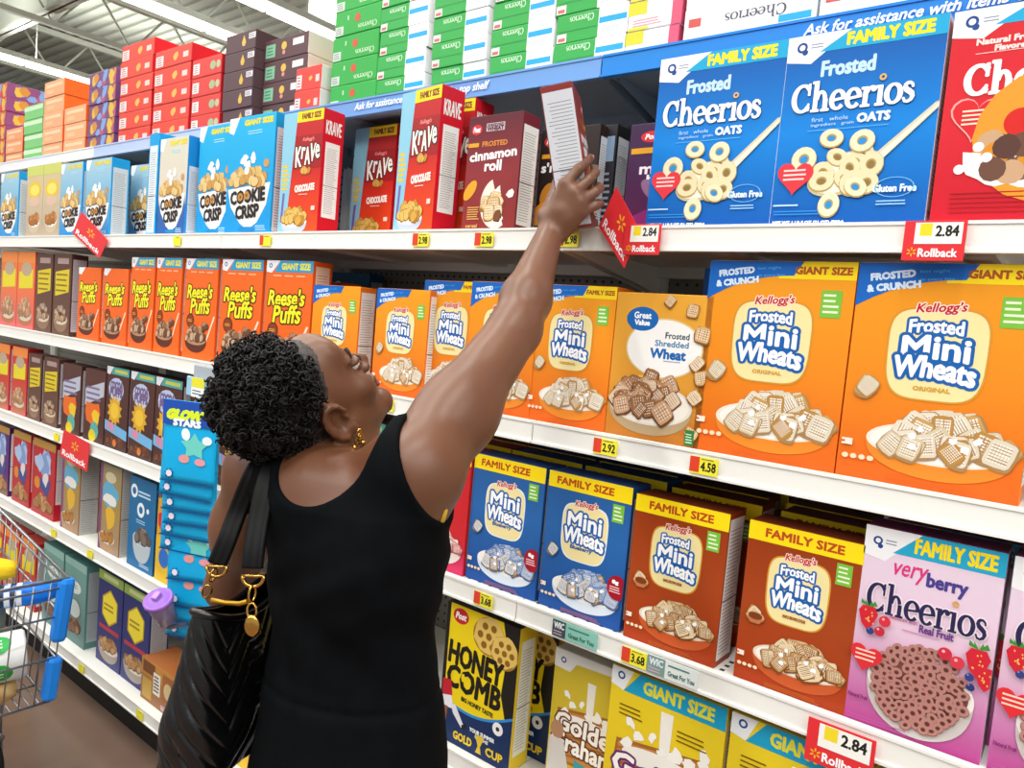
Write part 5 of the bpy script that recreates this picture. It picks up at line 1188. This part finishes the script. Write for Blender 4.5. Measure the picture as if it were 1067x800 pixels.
def skin_mat():
    m = noise_mat('brown_skin', '#643d28', '#724a32', 5, .42, .06, 5, bscale=220, dist=.002)
    b = m.node_tree.nodes['Principled BSDF']; b.inputs['Subsurface Weight'].default_value = .06; b.inputs['Subsurface Radius'].default_value = (.02, .008, .004); b.inputs['Subsurface Scale'].default_value = .3
    b.inputs['Specular IOR Level'].default_value = .5
    return m
skin = skin_mat(); lips = mat('#a0564e', .35); scalp = noise_mat('close_cropped_hair', '#1b1614', '#40332c', 160, .6, .5, 3, bscale=300, dist=.003)
fc = bv[bf].mean(1); Q = (fc-HP) @ HM/HS
mi = np.zeros(len(bf), int)
mi[(np.abs(Q[:, 0]) < .021-np.abs(Q[:, 2]+.0622)*.6) & (Q[:, 1] > .088) & (Q[:, 2] < -.0505) & (Q[:, 2] > -.0755)] = 1
hl = Q[:, 2]-(.090-.55*np.clip(.075-Q[:, 1], 0, .2)) # hairline falls towards the ear and the nape
hairzone = (sd_ell(Q, (0, -.018, .042), (.073, .096, .084)) < .007) & (np.abs(Q[:, 0]) < .0772) & (((Q[:, 1] > -.005) & (Q[:, 2] > .098-1.02*(.078-Q[:, 1]))) | ((Q[:, 1] <= -.005) & (Q[:, 2] > -.045)) ) & ~((np.abs(Q[:, 0]) > .066) & (Q[:, 1] > -.04) & (Q[:, 2] < .036))
mi[hairzone] = 2
body = mesh_from('body', bv-OFF, bf, woman, [skin, lips, scalp], mi)
# eyes
for s in (-1, 1):
    bm = bmesh.new(); bmesh.ops.create_uvsphere(bm, u_segments=20, v_segments=14, radius=.0108*HS)
    for f in bm.faces:
        f.smooth = True; c = f.calc_center_median(); f.material_index = 1 if c.y > .0085*HS else 0
    R = Matrix([[HM[i][j] for j in range(3)] for i in range(3)]).to_4x4()
    for v in bm.verts: v.co = R @ v.co
    e = obj('eye', bm, woman, [mat('#e8e0d8', .2), mat('#1d100a', .15)]); e.location = Vector(headw((s*.032, .0882, .0025))-OFF)
# brows and lashes
bm = bmesh.new()
for s in (-1, 1):
    bm_tube(bm, [Vector(headw((s*x, y, z))-OFF) for x, y, z in ((.014, .103, .020), (.026, .101, .026), (.038, .096, .026), (.048, .088, .021))], [.0018, .0026, .0024, .001], 6)
    bm_tube(bm, [Vector(headw((s*x, y, z))-OFF) for x, y, z in ((.020, .0975, .0035), (.028, .1035, .0045), (.036, .1030, .0045), (.045, .096, .003))], [.0008, .0014, .0014, .0008], 5)
obj('eyebrows', bm, woman, mat('#17100d', .6))
# nails of the gripping hand
for k in range(4):
    bm = bmesh.new(); bmesh.ops.create_uvsphere(bm, u_segments=10, v_segments=8, radius=1)
    dirv = Vector(TIP[k]-DIP[k]).normalized(); out = Vector(KN[k]-RWR).normalized(); out = (Vector(CR)*.8+Vector(-CF)*.3-dirv*0).normalized()
    Mx = axis_matrix(Vector(TIP[k]-OFF)+out*.0055-dirv*.001, out, dirv)
    for v in bm.verts: v.co = Mx @ Vector((v.co.x*.0062, v.co.y*.0050, v.co.z*.0018))
    obj('fingernail', bm, woman, mat('#b98a7c', .25), smooth=True)
# hair: a close cap of small curls
def hair():
    rd = random.Random(7); bm = bmesh.new(); cen = np.array([.006, -.026, .075]); R = np.array([.084, .085, .077])
    def fn(P):
        Q = (P-HP) @ HM/HS; d = sd_ell(Q, cen, R*.97)
        d = d+.0035*np.sin(Q[:, 0]*210+2)*np.sin(Q[:, 1]*190)*np.sin(Q[:, 2]*230+1)+.0025*np.sin(Q[:, 0]*420)*np.sin(Q[:, 1]*390+1)*np.sin(Q[:, 2]*410)
        return smax(d, (Q[:, 1]+.036-.70*Q[:, 2])*.82, .012)*HS
    V, Fq = iso_mesh(fn, HP-.18, HP+.18, .004)
    o = len(bm.verts); vs = [bm.verts.new(v-OFF) for v in V]
    for q in Fq: bm.faces.new([vs[i] for i in q]).smooth = True
    n = 0
    tufts = []
    while len(tufts) < 260:
        v = np.array([rd.gauss(0, 1) for _ in range(3)]); v /= np.linalg.norm(v); tufts.append((v, rd.uniform(.92, 1.05), rd.uniform(.008, .015)))
    while n < 3600:
        v, k_, rt = rd.choice(tufts); w_ = np.array([rd.gauss(0, 1) for _ in range(3)]); w_ /= np.linalg.norm(w_)
        p = cen+v*R*k_+w_*rt; v = (v+w_*.9); v /= np.linalg.norm(v)
        if (abs(p[0]) > .064 and p[1] > -.050 and p[2] < .045) or p[1] > -.034+.70*p[2] or p[2] < -.035: continue
        n += 1
        Nw = HM @ v; t = Vector(Nw).orthogonal().normalized(); t.rotate(Matrix.Rotation(rd.uniform(0, 2*PI), 3, Vector(Nw))); b = Vector(Nw).cross(t)
        w0 = Vector(headw(p)-OFF); r = rd.uniform(.0022, .0052); turns = rd.uniform(.7, 1.7); L = rd.uniform(.004, .014); ph = rd.uniform(0, 6.28); N = int(9*turns)+3
        ax = (Vector(Nw)*rd.uniform(.1, 1)+t*rd.uniform(-1, 1)).normalized(); s1 = ax.orthogonal().normalized(); s2 = ax.cross(s1)
        pts = [w0+ax*(L*i/N)+(s1*math.cos(ph+2*PI*turns*i/N)+s2*math.sin(ph+2*PI*turns*i/N))*r for i in range(N+1)]
        bm_tube(bm, pts, [.0006+.0010*math.sin(PI*(i+.4)/(N+.8)) for i in range(N+1)], 5)
    # fine strands brushed back from the hairline at the temple
    for i in range(260):
        x = .062+rd.uniform(-.01, .012); a = rd.random(); p0 = np.array([x, .062-.085*a, .090-.075*a])
        sgn = 1; q0 = p0*[1, 1, 1]; v0 = (q0-[0, -.018, .042])/[.073, .096, .084]; v0 /= np.linalg.norm(v0)
        dirq = np.array([-.05, -.65, .45+rd.uniform(-.2, .2)]); pts = []
        for k in range(5):
            v = v0+dirq*.14*k*rd.uniform(.9, 1.1); v /= np.linalg.norm(v); w = np.array([0, -.018, .042])+v*np.array([.073, .096, .084])*(1.012+.012*k); pts.append(Vector(headw(w)-OFF))
        bm_tube(bm, pts, [.0004, .0006, .0008, .0008, .0005], 4)
    return bm
hm = noise_mat('black_curly_hair', '#090808', '#14100f', 60, .6); hm.node_tree.nodes['Principled BSDF'].inputs['Specular IOR Level'].default_value = .3
obj('hair', hair(), woman, hm)
# dress
SKT = [(.30, -.742, -.568, .150, .125), (.55, -.742, -.568, .142, .116), (.75, -.742, -.567, .134, .107), (.88, -.743, -.568, .134, .106), (.98, -.750, -.570, .135, .098), (1.06, -.762, -.567, .129, .091)]
def dress_sdf(P):
    t = smin(smin(torso_sdf(P), sd_cap(P, RSH, REL, .058, .042), .035), sd_cap(P, LSH, LEL, .050, .038), .035)-.0065
    w = .0030*np.sin((P[:, 2]*60+(P[:, 0]+P[:, 1]*.7)*38))*np.exp(-((P[:, 2]-1.145)/.055)**2)+.0018*np.sin(P[:, 2]*95-(P[:, 0])*60)*np.exp(-((P[:, 2]-1.21)/.05)**2)
    t = t-w
    t = smin(t, sd_loft(P, SKT, YAWT)-.002, .025)
    # waist seam
    t = t+.0028*np.exp(-((P[:, 2]-(1.055+.06*(P[:, 0]+.77)))/.0045)**2)
    t = smax(t, .30-P[:, 2], .01)
    # neck scoop, deeper at the back, and the two armholes
    t = smax(t, -sd_ell(P, NECK_C, NECK_R), .006); t = smax(t, -sd_ell(P, (-.825, -.49, 1.40), (.085, .10, .085)), .006)
    t = smax(t, -sd_cap(P, RSH+(REL-RSH)*.25, REL, .072, .060), .006); t = smax(t, -sd_cap(P, LSH+(LEL-LSH)*.2, LEL, .062, .054), .006); t = smax(t, -sd_cap(P, RAH[0], RAH[1], RAH[2], RAH[3]), .006); t = smax(t, -sd_cap(P, LAH[0], LAH[1], LAH[2], LAH[3]), .006)
    return smax(t, P[:, 2]-1.47, .004)
NECK_C, NECK_R = (-.787, -.643, 1.402), (.074, .12, .094)
RAH = (np.array([-.608, -.500, 1.405]), np.array([-.60, -.42, 1.47]), .116, .125)
LAH = (np.array([-1.032, -.600, 1.335]), np.array([-1.15, -.58, 1.30]), .118, .13)
dv, df = iso_mesh(dress_sdf, (-1.05, -.85, .28), (-.54, -.36, 1.48), .004)
dress_m = noise_mat('black_stretch_cloth', '#06080a', '#090b0e', 30, .85, .15, 3, bscale=900, dist=.001)
dress_m.node_tree.nodes['Principled BSDF'].inputs['Specular IOR Level'].default_value = .07
mesh_from('dress', dv-OFF, df, woman, dress_m)
# yellow edge of the undergarment at the armhole, and the gold earring
bm = bmesh.new(); bm_tube(bm, [Vector(hp(u, v, d)-OFF) for u, v, d in ((456, 547, .985), (461, 541, .975), (463.5, 532, .973), (462.5, 522, .975))], [.003, .0045, .0045, .002], 6); obj('undergarment_edge', bm, woman, mat('#d8b13a', .5))
gold = mat('#c89a4e', .22, 1.0)
bm = bmesh.new(); E0 = headw((.080, -.002, -.036))-OFF
pts = [Vector(E0)+Vector((.004*math.sin(k*1.3), .004*k*.5, -.0052*k)) for k in range(5)]
for k, p in enumerate(pts):
    ring = [p+Vector((.0045*math.cos(a)*.5, .0045*math.cos(a)*.86*(1 if k % 2 else -1), .0055*math.sin(a))) for a in np.linspace(0, 2*PI, 10)[:-1]]
    bm_tube(bm, ring, .0014, 6, closed=True)
for k, (dx, dy, dz) in enumerate(((.004, .010, -.020), (.002, -.004, -.026), (.006, .016, -.026))):
    m = Matrix.Translation(Vector(E0)+Vector((dx, dy, dz))); bmesh.ops.create_uvsphere(bm, u_segments=10, v_segments=8, radius=.0042, matrix=m)
obj('earring', bm, woman, gold, smooth=True)
for s, fx in ((-1, -.818), (1, -.668)):
    def sh(P, s=s, fx=fx):
        d = smin(sd_cap(P, (fx, -.605, .045), (fx+s*.012, -.455, .032), .042, .036), sd_ell(P, (fx+s*.010, -.43, .030), (.046, .062, .032)), .02)
        return smax(smax(d, P[:, 2]-(.062+.18*np.clip(-.56-P[:, 1], 0, .1)), .004), .002-P[:, 2], .003)
    v, f = iso_mesh(sh, (fx-.08, -.70, -.01), (fx+.08, -.34, .12), .005); mesh_from('shoe', v-OFF, f, woman, mat('#17161a', .5))

# ------------------------------------------------------------------ the box in her hand
BU = hp(583, 98, 1.36)-hp(603, 236, 1.40); BU /= np.linalg.norm(BU)
ray = hp(597, 170, 1.4)-np.array([0, -1.25, CAM_Z]); ray /= np.linalg.norm(ray)
side = np.cross(BU, ray); side /= -np.linalg.norm(side)      # to the right in the picture
if side @ CR < 0: side = -side
dep = np.cross(BU, side); dep = dep if dep @ ray > 0 else -dep
th = .085; dep2 = dep*math.cos(th)+side*math.sin(th); side2 = side*math.cos(th)-dep*math.sin(th)
held = carton('cereal_box', .165, .252, .058, ((0, '#6b3a2a'), (.5, '#a04432'), (1, '#7a2f30')), '#8c3430', '#5a2a2c', smores, side_panel('#d3d7de', x0=.03, y0=.02, y1=.955))
# box axes: its +x side (nutrition panel) looks back at the aisle; its front looks right
Xb = -dep2; Yb = -side2; Zb = BU
mwb = Matrix.Identity(4)
p_base = hp(601, 238, HD+.012)
org = p_base-Xb*.0825
for i in range(3): mwb[i][0], mwb[i][1], mwb[i][2], mwb[i][3] = Xb[i], Yb[i], Zb[i], org[i]
held.matrix_world = mwb
tag(held, 'cereal box being lifted off the upper shelf in the raised hand, grey side turned outward', 'cereal box')
# ------------------------------------------------------------------ handbag
leather = noise_mat('black_leather', '#050506', '#0a0a0c', 40, .26, .12, 4, bscale=260, dist=.002); leather.node_tree.nodes['Principled BSDF'].inputs['Specular IOR Level'].default_value = .55
SHB = -CF*.050+CR*.036-CD*.016
BA, BB = np.array([-.955, -.735, .872])+SHB, np.array([-1.070, -.470, .872])+SHB     # bottom corners, near and far
TA, TB = np.array([-.955, -.705, 1.125])+SHB, np.array([-1.000, -.555, 1.130])+SHB   # rim ends
bag = empty('handbag', ((BA+BB)/2)[:].tolist() if False else tuple((BA+BB)/2)); tag(bag, "black quilted leather handbag with gold chain links hanging from the woman's shoulder", 'handbag')
BO = (BA+BB)/2
def bag_surface(nu=280, nv=110, inset=0.0, v0=0.0, v1=1.0, quilt=True):
    V = []; ax = (BB-BA); 
    for j in range(nv+1):
        v = v0+(v1-v0)*j/nv
        A_ = BA+(TA-BA)*v; B_ = BB+(TB-BB)*v; c = (A_+B_)/2; L = (B_-A_)/2; ll = np.linalg.norm(L); lx = L/ll; nrm = np.array([lx[1], -lx[0], 0.0]); nrm /= np.linalg.norm(nrm)
        puff = .060*(1-.55*v)*(.86+.14*math.sin(PI*min(1, v*1.4)))
        rb = min(1, (v+.012)/.10)**.5 if v0 == 0 else 1     # rounded bottom edge
        hh = (c[2])
        e = .55; AA = 2*PI*np.arange(nu+1)/nu; RX = np.sign(np.cos(AA))*np.abs(np.cos(AA))**e*ll; RY = np.sign(np.sin(AA))*np.abs(np.sin(AA))**e*puff
        CL = np.concatenate([[0], np.cumsum(np.hypot(np.diff(RX), np.diff(RY)))]); CL /= CL[-1]
        for i in range(nu):
            a = 2*PI*i/nu; ca, sa = math.cos(a), math.sin(a)
            x = math.copysign(abs(ca)**e, ca)*(ll*(1+.03*math.sin(PI*v))-inset)*(.90+.10*rb); y = math.copysign(abs(sa)**e, sa)*(puff-inset)*rb
            s = x/.04; t = v*.26/.04
            q = 0
            if quilt:
                # chevrons meeting on the centre line
                w = abs(((CL[i]*4+.5) % 2)-1)*5.0+v*7.0; k = abs((w % 1)-.5)*2; q = .0034*min(1, k*2.6)-.0018
                q *= min(1, (1-v)*9)*min(1, v*8+.2)
                q += .004*math.sin(x*23+v*7)*math.sin(v*9)*(1-v)+.003*math.sin(x*41-v*13+y*30)*(1-v)
            n2 = nrm*sa+lx*ca; p = c+lx*x+nrm*y+n2*q
            p = p+np.array([0, 0, -.022*math.sin(PI*(x/ll*.5+.5))*v**3])
            V.append(p-BO)
    F = []
    for j in range(nv):
        for i in range(nu): F.append((j*nu+i, j*nu+(i+1) % nu, (j+1)*nu+(i+1) % nu, (j+1)*nu+i))
    return V, F, nu, nv
V, F, nu, nv = bag_surface(); V2, F2, _, nv2 = bag_surface(280, 20, .004, .25, 1.0, False)
o = len(V); VV = V+V2; FF = [f for f in F]+[tuple(i+o for i in f[::-1]) for f in F2]
for i in range(nu): FF.append((nv*nu+i, nv*nu+(i+1) % nu, o+nv2*nu+(i+1) % nu, o+nv2*nu+i))
FF.append(tuple(range(nu))[::-1]); FF.append(tuple(o+i for i in range(nu)))
me = bpy.data.meshes.new('bag_body'); me.from_pydata([tuple(p) for p in VV], [], FF); me.update(); obj('bag_body', me, bag, leather, True)
bm = bmesh.new(); bm_tube(bm, [Vector(V[nv*nu+i]) for i in range(nu)], .0055, 8, closed=True); obj('rim_piping', bm, bag, leather)
strap_m = noise_mat('strap_leather', '#030304', '#060607', 40, .55, .1, 4, bscale=260, dist=.002); strap_m.node_tree.nodes['Principled BSDF'].inputs['Specular IOR Level'].default_value = .22
def strap(pts, w=.030, t=.006):
    """padded flat strap following a polyline; face turned to the aisle"""
    bm = bmesh.new(); P = [Vector(p) for p in pts]; Q = []
    for i in range(len(P)-1):
        for k in range(5):
            u = k/5; p0, p1, p2, p3 = P[max(i-1, 0)], P[i], P[i+1], P[min(i+2, len(P)-1)]
            Q.append(.5*((2*p1)+(p2-p0)*u+(2*p0-5*p1+4*p2-p3)*u*u+(3*p1-p0-3*p2+p3)*u**3))
    Q.append(P[-1]); rings = []
    for i, p in enumerate(Q):
        T = (Q[min(i+1, len(Q)-1)]-Q[max(i-1, 0)]).normalized(); N = Vector(-CF); s = T.cross(N).normalized(); N = s.cross(T)
        rings.append([bm.verts.new(p+s*a*w/2+N*b*t) for a, b in ((-1, -.4), (-1, .4), (-.62, .9), (-.5, .55), (-.2, 1), (.2, 1), (.5, .55), (.62, .9), (1, .4), (1, -.4), (.4, -.7), (-.4, -.7))])
    for a, b in zip(rings, rings[1:]):
        n = len(a)
        for k in range(n): bm.faces.new((a[k], b[k], b[(k+1) % n], a[(k+1) % n])).smooth = True
    bm.faces.new(rings[0]); bm.faces.new(rings[-1][::-1]); bmesh.ops.recalc_face_normals(bm, faces=bm.faces); return bm
def bp(u, v, d): return hp(u, v, d)-BO
obj('strap', strap([bp(283, 484, 1.115), bp(276, 476, 1.068), bp(263, 496, 1.045), bp(249, 530, 1.05), bp(237, 562, 1.035), bp(226, 588, 1.03)], .026), bag, strap_m)
obj('strap', strap([bp(301, 486, 1.10), bp(291, 478, 1.040), bp(279, 500, 1.005), bp(270, 540, .985), bp(265, 572, .970), bp(263, 592, .965)], .027), bag, strap_m)
def link(bm, p, d, n, ln=.011, wd=.006, r=.0017):
    d = d.normalized(); n = (n-d*n.dot(d)).normalized(); bm_tube(bm, [p+d*math.cos(a)*ln+n*math.sin(a)*wd for a in np.linspace(0, 2*PI, 13)[:-1]], r, 6, closed=True)
def chain(pts, name='chain'):
    bm = bmesh.new(); P = [Vector(p) for p in pts]; i = 0
    for a, b in zip(P, P[1:]):
        L = (b-a).length; n = max(1, int(L/.0145))
        for k in range(n):
            p = a+(b-a)*((k+.5)/n); d = b-a; link(bm, p, d, Vector(CR) if i % 2 else Vector(CF)+Vector(CR)*.5, .010); i += 1
    obj(name, bm, bag, gold)
chain([bp(225, 590, 1.028), bp(219, 608, 1.03), bp(212, 624, 1.035)]); chain([bp(264, 608, .962), bp(262, 628, .960), bp(263, 645, .957)])
chain([bp(294, 600, 1.06), bp(297, 612, 1.06), bp(298, 626, 1.062)])
bm = bmesh.new()
for (u, v, d) in ((226, 590, 1.025), (264, 600, .962)):
    c = Vector(bp(u, v, d)); bm_tube(bm, [c+Vector(CR)*.014*math.cos(a)+Vector(CD)*.014*math.sin(a) for a in np.linspace(0, PI, 12)], .0026, 7); bm_tube(bm, [c-Vector(CR)*.015, c+Vector(CR)*.015], .0022, 7)
obj('strap_ring', bm, bag, gold)
bm = bmesh.new(); c = Vector(bp(263, 652, .948)); Mx = axis_matrix(c, -CF, CD)
bm_lathe(bm, [(.004, -.003), (.012, -.002), (.013, .001), (.010, .003), (.004, .0035)], 18, 0, Mx @ Matrix.Diagonal((1.1, .8, 1, 1))); obj('charm', bm, bag, gold, True)
bm = bmesh.new(); bm_tube(bm, [Vector(bp(u, v, d)) for u, v, d in ((220, 625, 1.04), (235, 628, 1.04), (250, 629, 1.035), (258, 626, 1.03))], .0035, 7); obj('zip_edge', bm, bag, mat('#c9972e', .35, .6))

# ------------------------------------------------------------------ shopping cart, its front end towards the woman
cart = empty('shopping_cart', (-2.728, -.575, -.0)); tag(cart, 'chrome wire shopping cart with blue corner bumpers at the left edge', 'shopping cart')
chrome = mat('#9a9da1', .32, .85); blue = mat('#1f86ea', .35)
CO = Vector((-2.75, -.58, 0))
def cz(x, t): return 0
def basket_pt(sx, sy, t):
    """sx 0 front .. 1 rear, sy -1 aisle side .. 1 shelf side, t 0 floor .. 1 rim"""
    x = -2.305-.020*(1-t)*0-sx*.92-(.035*(1-t) if sx < .5 else -.03*(1-t)); w = (.245+.045*sx)*(.90+.10*t); z = (.345+.03*sx)+(.378+.03*sx-.03*sx)*t+.05*sx*t
    return Vector((x, -.575+sy*w, z))-CO
def bline(bm, pts, r): bm_tube(bm, pts, r, 6)
bm = bmesh.new()
for t, r in ((1, .0055), (.93, .004), (0, .0050)):
    bm_tube(bm, [basket_pt(0, -1, t), basket_pt(0, 1, t), basket_pt(1, 1, t), basket_pt(1, -1, t)], r, 7, closed=True)
obj('basket_rim', bm, cart, chrome)
def panel(name, a, b, ts, n, r=.0021):
    bm = bmesh.new()
    for k in range(n+1):
        u = k/n; bm_tube(bm, [basket_pt(a[0]+(b[0]-a[0])*u, a[1]+(b[1]-a[1])*u, t) for t in (0, .5, 1)], r, 5)
    for t in ts: bm_tube(bm, [basket_pt(a[0]+(b[0]-a[0])*u, a[1]+(b[1]-a[1])*u, t) for u in (0, .5, 1)], .0034, 5)
    obj(name, bm, cart, chrome)
panel('front_wires', (0, -1), (0, 1), (.36, .70), 11); panel('side_wires', (0, 1), (1, 1), (.36, .70), 16); panel('side_wires', (0, -1), (1, -1), (.36, .70), 16); panel('rear_gate_wires', (1, -1), (1, 1), (.36, .70), 16)
bm = bmesh.new()
for k in range(19): bm_tube(bm, [basket_pt(0, -1+k/9, 0), basket_pt(1, -1+k/9, 0)], .0022, 5)
for k in range(9): bm_tube(bm, [basket_pt(k/8, -1, 0), basket_pt(k/8, 1, 0)], .003, 5)
obj('basket_floor', bm, cart, chrome)
for sy in (1, -1):
    for (t0, t1) in ((.50, 1.0), (.02, .36)):
        bm = bmesh.new(); p0, p1 = basket_pt(0, sy, t0), basket_pt(0, sy, t1)
        prof = [(-.016, -.020), (.010, -.022), (.020, -.012), (.022, .006), (.016, .014), (-.016, .012)]
        rings = []
        for q in (0, .06, .94, 1):
            c = p0+(p1-p0)*q; s = .8 if q in (0, 1) else 1; rings.append([bm.verts.new(c+Vector((x*s, -sy*-1*y*s if sy > 0 else y*s, 0))) for x, y in prof])
        for a, b in zip(rings, rings[1:]):
            for k in range(6): bm.faces.new((a[k], a[(k+1) % 6], b[(k+1) % 6], b[k]))
        bm.faces.new(rings[0][::-1]); bm.faces.new(rings[-1]); bmesh.ops.recalc_face_normals(bm, faces=bm.faces)
        obj('corner_bumper', bm, cart, blue)
bm = bmesh.new()
for sy in (-1, 1):
    y = sy*.20
    bm_tube(bm, [Vector((.19, y*.9, .155)), Vector((-.40, y, .19)), Vector((-.50, y*1.15, .42)), Vector((-.50, y*1.25, .78)), Vector((-.58, y*1.3, .98))], .011, 8)
    bm_tube(bm, [Vector((.17, y*.9, .157)), Vector((.12, y*.95, .36))], .009, 7)
bm_tube(bm, [Vector((.19, -.18, .155)), Vector((.21, 0, .155)), Vector((.19, .18, .155))], .010, 8)
for k in range(7): bm_tube(bm, [Vector((.16-.09*k, -.185, .160+.005*k)), Vector((.16-.09*k, .185, .160+.005*k))], .004, 6)
obj('chassis', bm, cart, chrome)
bm = bmesh.new(); bm_tube(bm, [Vector((-.58, -.27, .98)), Vector((-.58, .27, .98))], .016, 12); obj('handle', bm, cart, blue)
for (x, y) in ((.15, -.17), (.15, .17), (-.42, -.21), (-.42, .21)):
    bm = bmesh.new(); Mx = axis_matrix((x, y, .0625), (0, 1, 0), (0, 0, 1)); bm_lathe(bm, [(.010, -.016), (.058, -.016), (.0625, -.012), (.0625, .012), (.058, .016), (.010, .016)], 24, 0, Mx); wl = obj('wheel', bm, cart, mat('#1c1c1d', .6))
    bm = bmesh.new(); bm_box(bm, x-.014, x+.014, y-.024, y-.019, .05, .15); bm_box(bm, x-.014, x+.014, y+.019, y+.024, .05, .15); bm_box(bm, x-.02, x+.02, y-.024, y+.024, .145, .155); obj('fork', bm, wl, chrome)
# shopping in the cart
def roll(name, c, axis, r, L, m, label, cat, art=None, caps=True, up=(0, 0, 1)):
    bm = bmesh.new(); Mx = axis_matrix((0, 0, 0), axis, up); bm_lathe(bm, [(r*.25, -L/2+.012), (r*.3, -L/2), (r*.92, -L/2), (r, -L/2+r*.1), (r, L/2-r*.1), (r*.92, L/2), (r*.3, L/2), (r*.25, L/2-.012)], 32, 0, Mx)
    t = obj(name, bm, None, m); t.location = c; tag(t, label, cat)
    if art:
        A = Art(L, 2*PI*r); art(A)
        def fn(u, v, l):
            # subdivide-free mapping: the label is printed in narrow strips
            a = v/r; q = Vector(((r+.0006+l)*math.cos(a), (r+.0006+l)*math.sin(a), u-L/2)); return tuple(Mx @ q)
        A.build(fn, t)
    return t
def towel_art(A):
    for k in range(24):
        v0, v1 = k/24, (k+1)/24+.001
        A.rect(.02, v0, .12, v1, '#2f9e4c', 'wrapper_print') if k % 1 == 0 else None
    for (u, v) in ((.32, .10), (.70, .10), (.32, .30), (.70, .30), (.32, .5), (.70, .5), (.32, .7), (.70, .7), (.32, .9), (.70, .9)):
        for q in range(10):
            a0, a1 = -1+q*.2, -.8+q*.2; w0 = math.sqrt(max(0, 1-a0*a0))*.17; w1 = math.sqrt(max(0, 1-a1*a1))*.17
            A.poly([(u-w0, v+a0*.075), (u+w0, v+a0*.075), (u+w1, v+a1*.075), (u-w1, v+a1*.075)], '#2fae4e', 'wrapper_print')
        for q in range(3): A.rect(u-.09, v-.03+q*.024, u+.09, v-.02+q*.024, '#d6ecd6', 'wrapper_print')
roll('paper_towel_roll', (-2.42, -.525, .475), (.25, .96, .06), .070, .275, mat('#eef0ee', .6), 'white paper towel roll with green printed wrapper lying in the shopping cart', 'paper towels', towel_art)
def pillowpack(name, c, sx, sy, sz, m, label, cat, rot=(0, 0, 0), art=None):
    bm = bmesh.new(); bmesh.ops.create_cube(bm, size=1); bmesh.ops.subdivide_edges(bm, edges=bm.edges, cuts=10, use_grid_fill=True)
    for v in bm.verts:
        x, y, z = v.co*2; f = (1-abs(x)**6)*.25+.75; e = 1-.35*(abs(x)**4)
        L = math.sqrt(y*y+z*z)+1e-6; mx = max(abs(y), abs(z)); kk = mx/L
        yy, zz = y*(kk*.6+.4), z*(kk*.6+.4); wob = 1+.03*math.sin(x*9+y*4)+.02*math.sin(z*7+x*5)
        v.co = Vector((x*sx/2, yy*sy/2*e*wob, zz*sz/2*e*wob))
    t = obj(name, bm, None, m, True); t.location = c; t.rotation_euler = rot; tag(t, label, cat)
    if art: art(t, sx, sy, sz)
    return t
def cookie_art(t, sx, sy, sz):
    for nm, x0, x1, col in (('white_band', -.10, -.03, '#dfe6ee'), ('dark_stripe', .0, .012, '#2a3040'), ('dark_stripe', .03, .042, '#2a3040'), ('white_stripe', .014, .028, '#dfe6ee'), ('white_stripe', .044, .058, '#dfe6ee')):
        bm = bmesh.new(); bm_tube(bm, [Vector((x, 0, 0)) for x in np.linspace(x0, x1, 4)], 1, 20, caps=False)
        for v in bm.verts:
            x = v.co.x; a = math.atan2(v.co.z, v.co.y); c_, s_ = math.cos(a), math.sin(a); y, z = c_/max(abs(c_), abs(s_)), s_/max(abs(c_), abs(s_)); L = math.hypot(y, z); k = 1/L*.6+.4
            v.co = Vector((x, y*k*sy/2*1.04, z*k*sz/2*1.04))
        obj(nm, bm, t, mat(col, .35))
pillowpack('cookie_pack', (-2.475, -.435, .635), .30, .075, .062, mat('#1673dd', .3), 'blue packet with white and dark stripes on top of the shopping in the cart', 'cookie packet', (0, -.06, 1.15), cookie_art)
pillowpack('snack_bag', (-2.56, -.47, .705), .20, .10, .055, mat('#f0c81e', .4), 'yellow bag lying on top of the blue packet in the cart', 'snack bag', (0, .1, 1.2))
pillowpack('frozen_pack', (-2.64, -.50, .555), .30, .20, .16, mat('#7f8a88', .4), 'grey green package filling the middle of the cart below the blue packet', 'package', (0, 0, .2))
pillowpack('bread_loaf', (-2.42, -.52, .382), .22, .11, .070, noise_mat('bread_crust', '#b98a4a', '#d9b878', 14, .6), 'tan bread loaf on the cart floor under the paper towel roll', 'bread', (0, 0, 1.4))
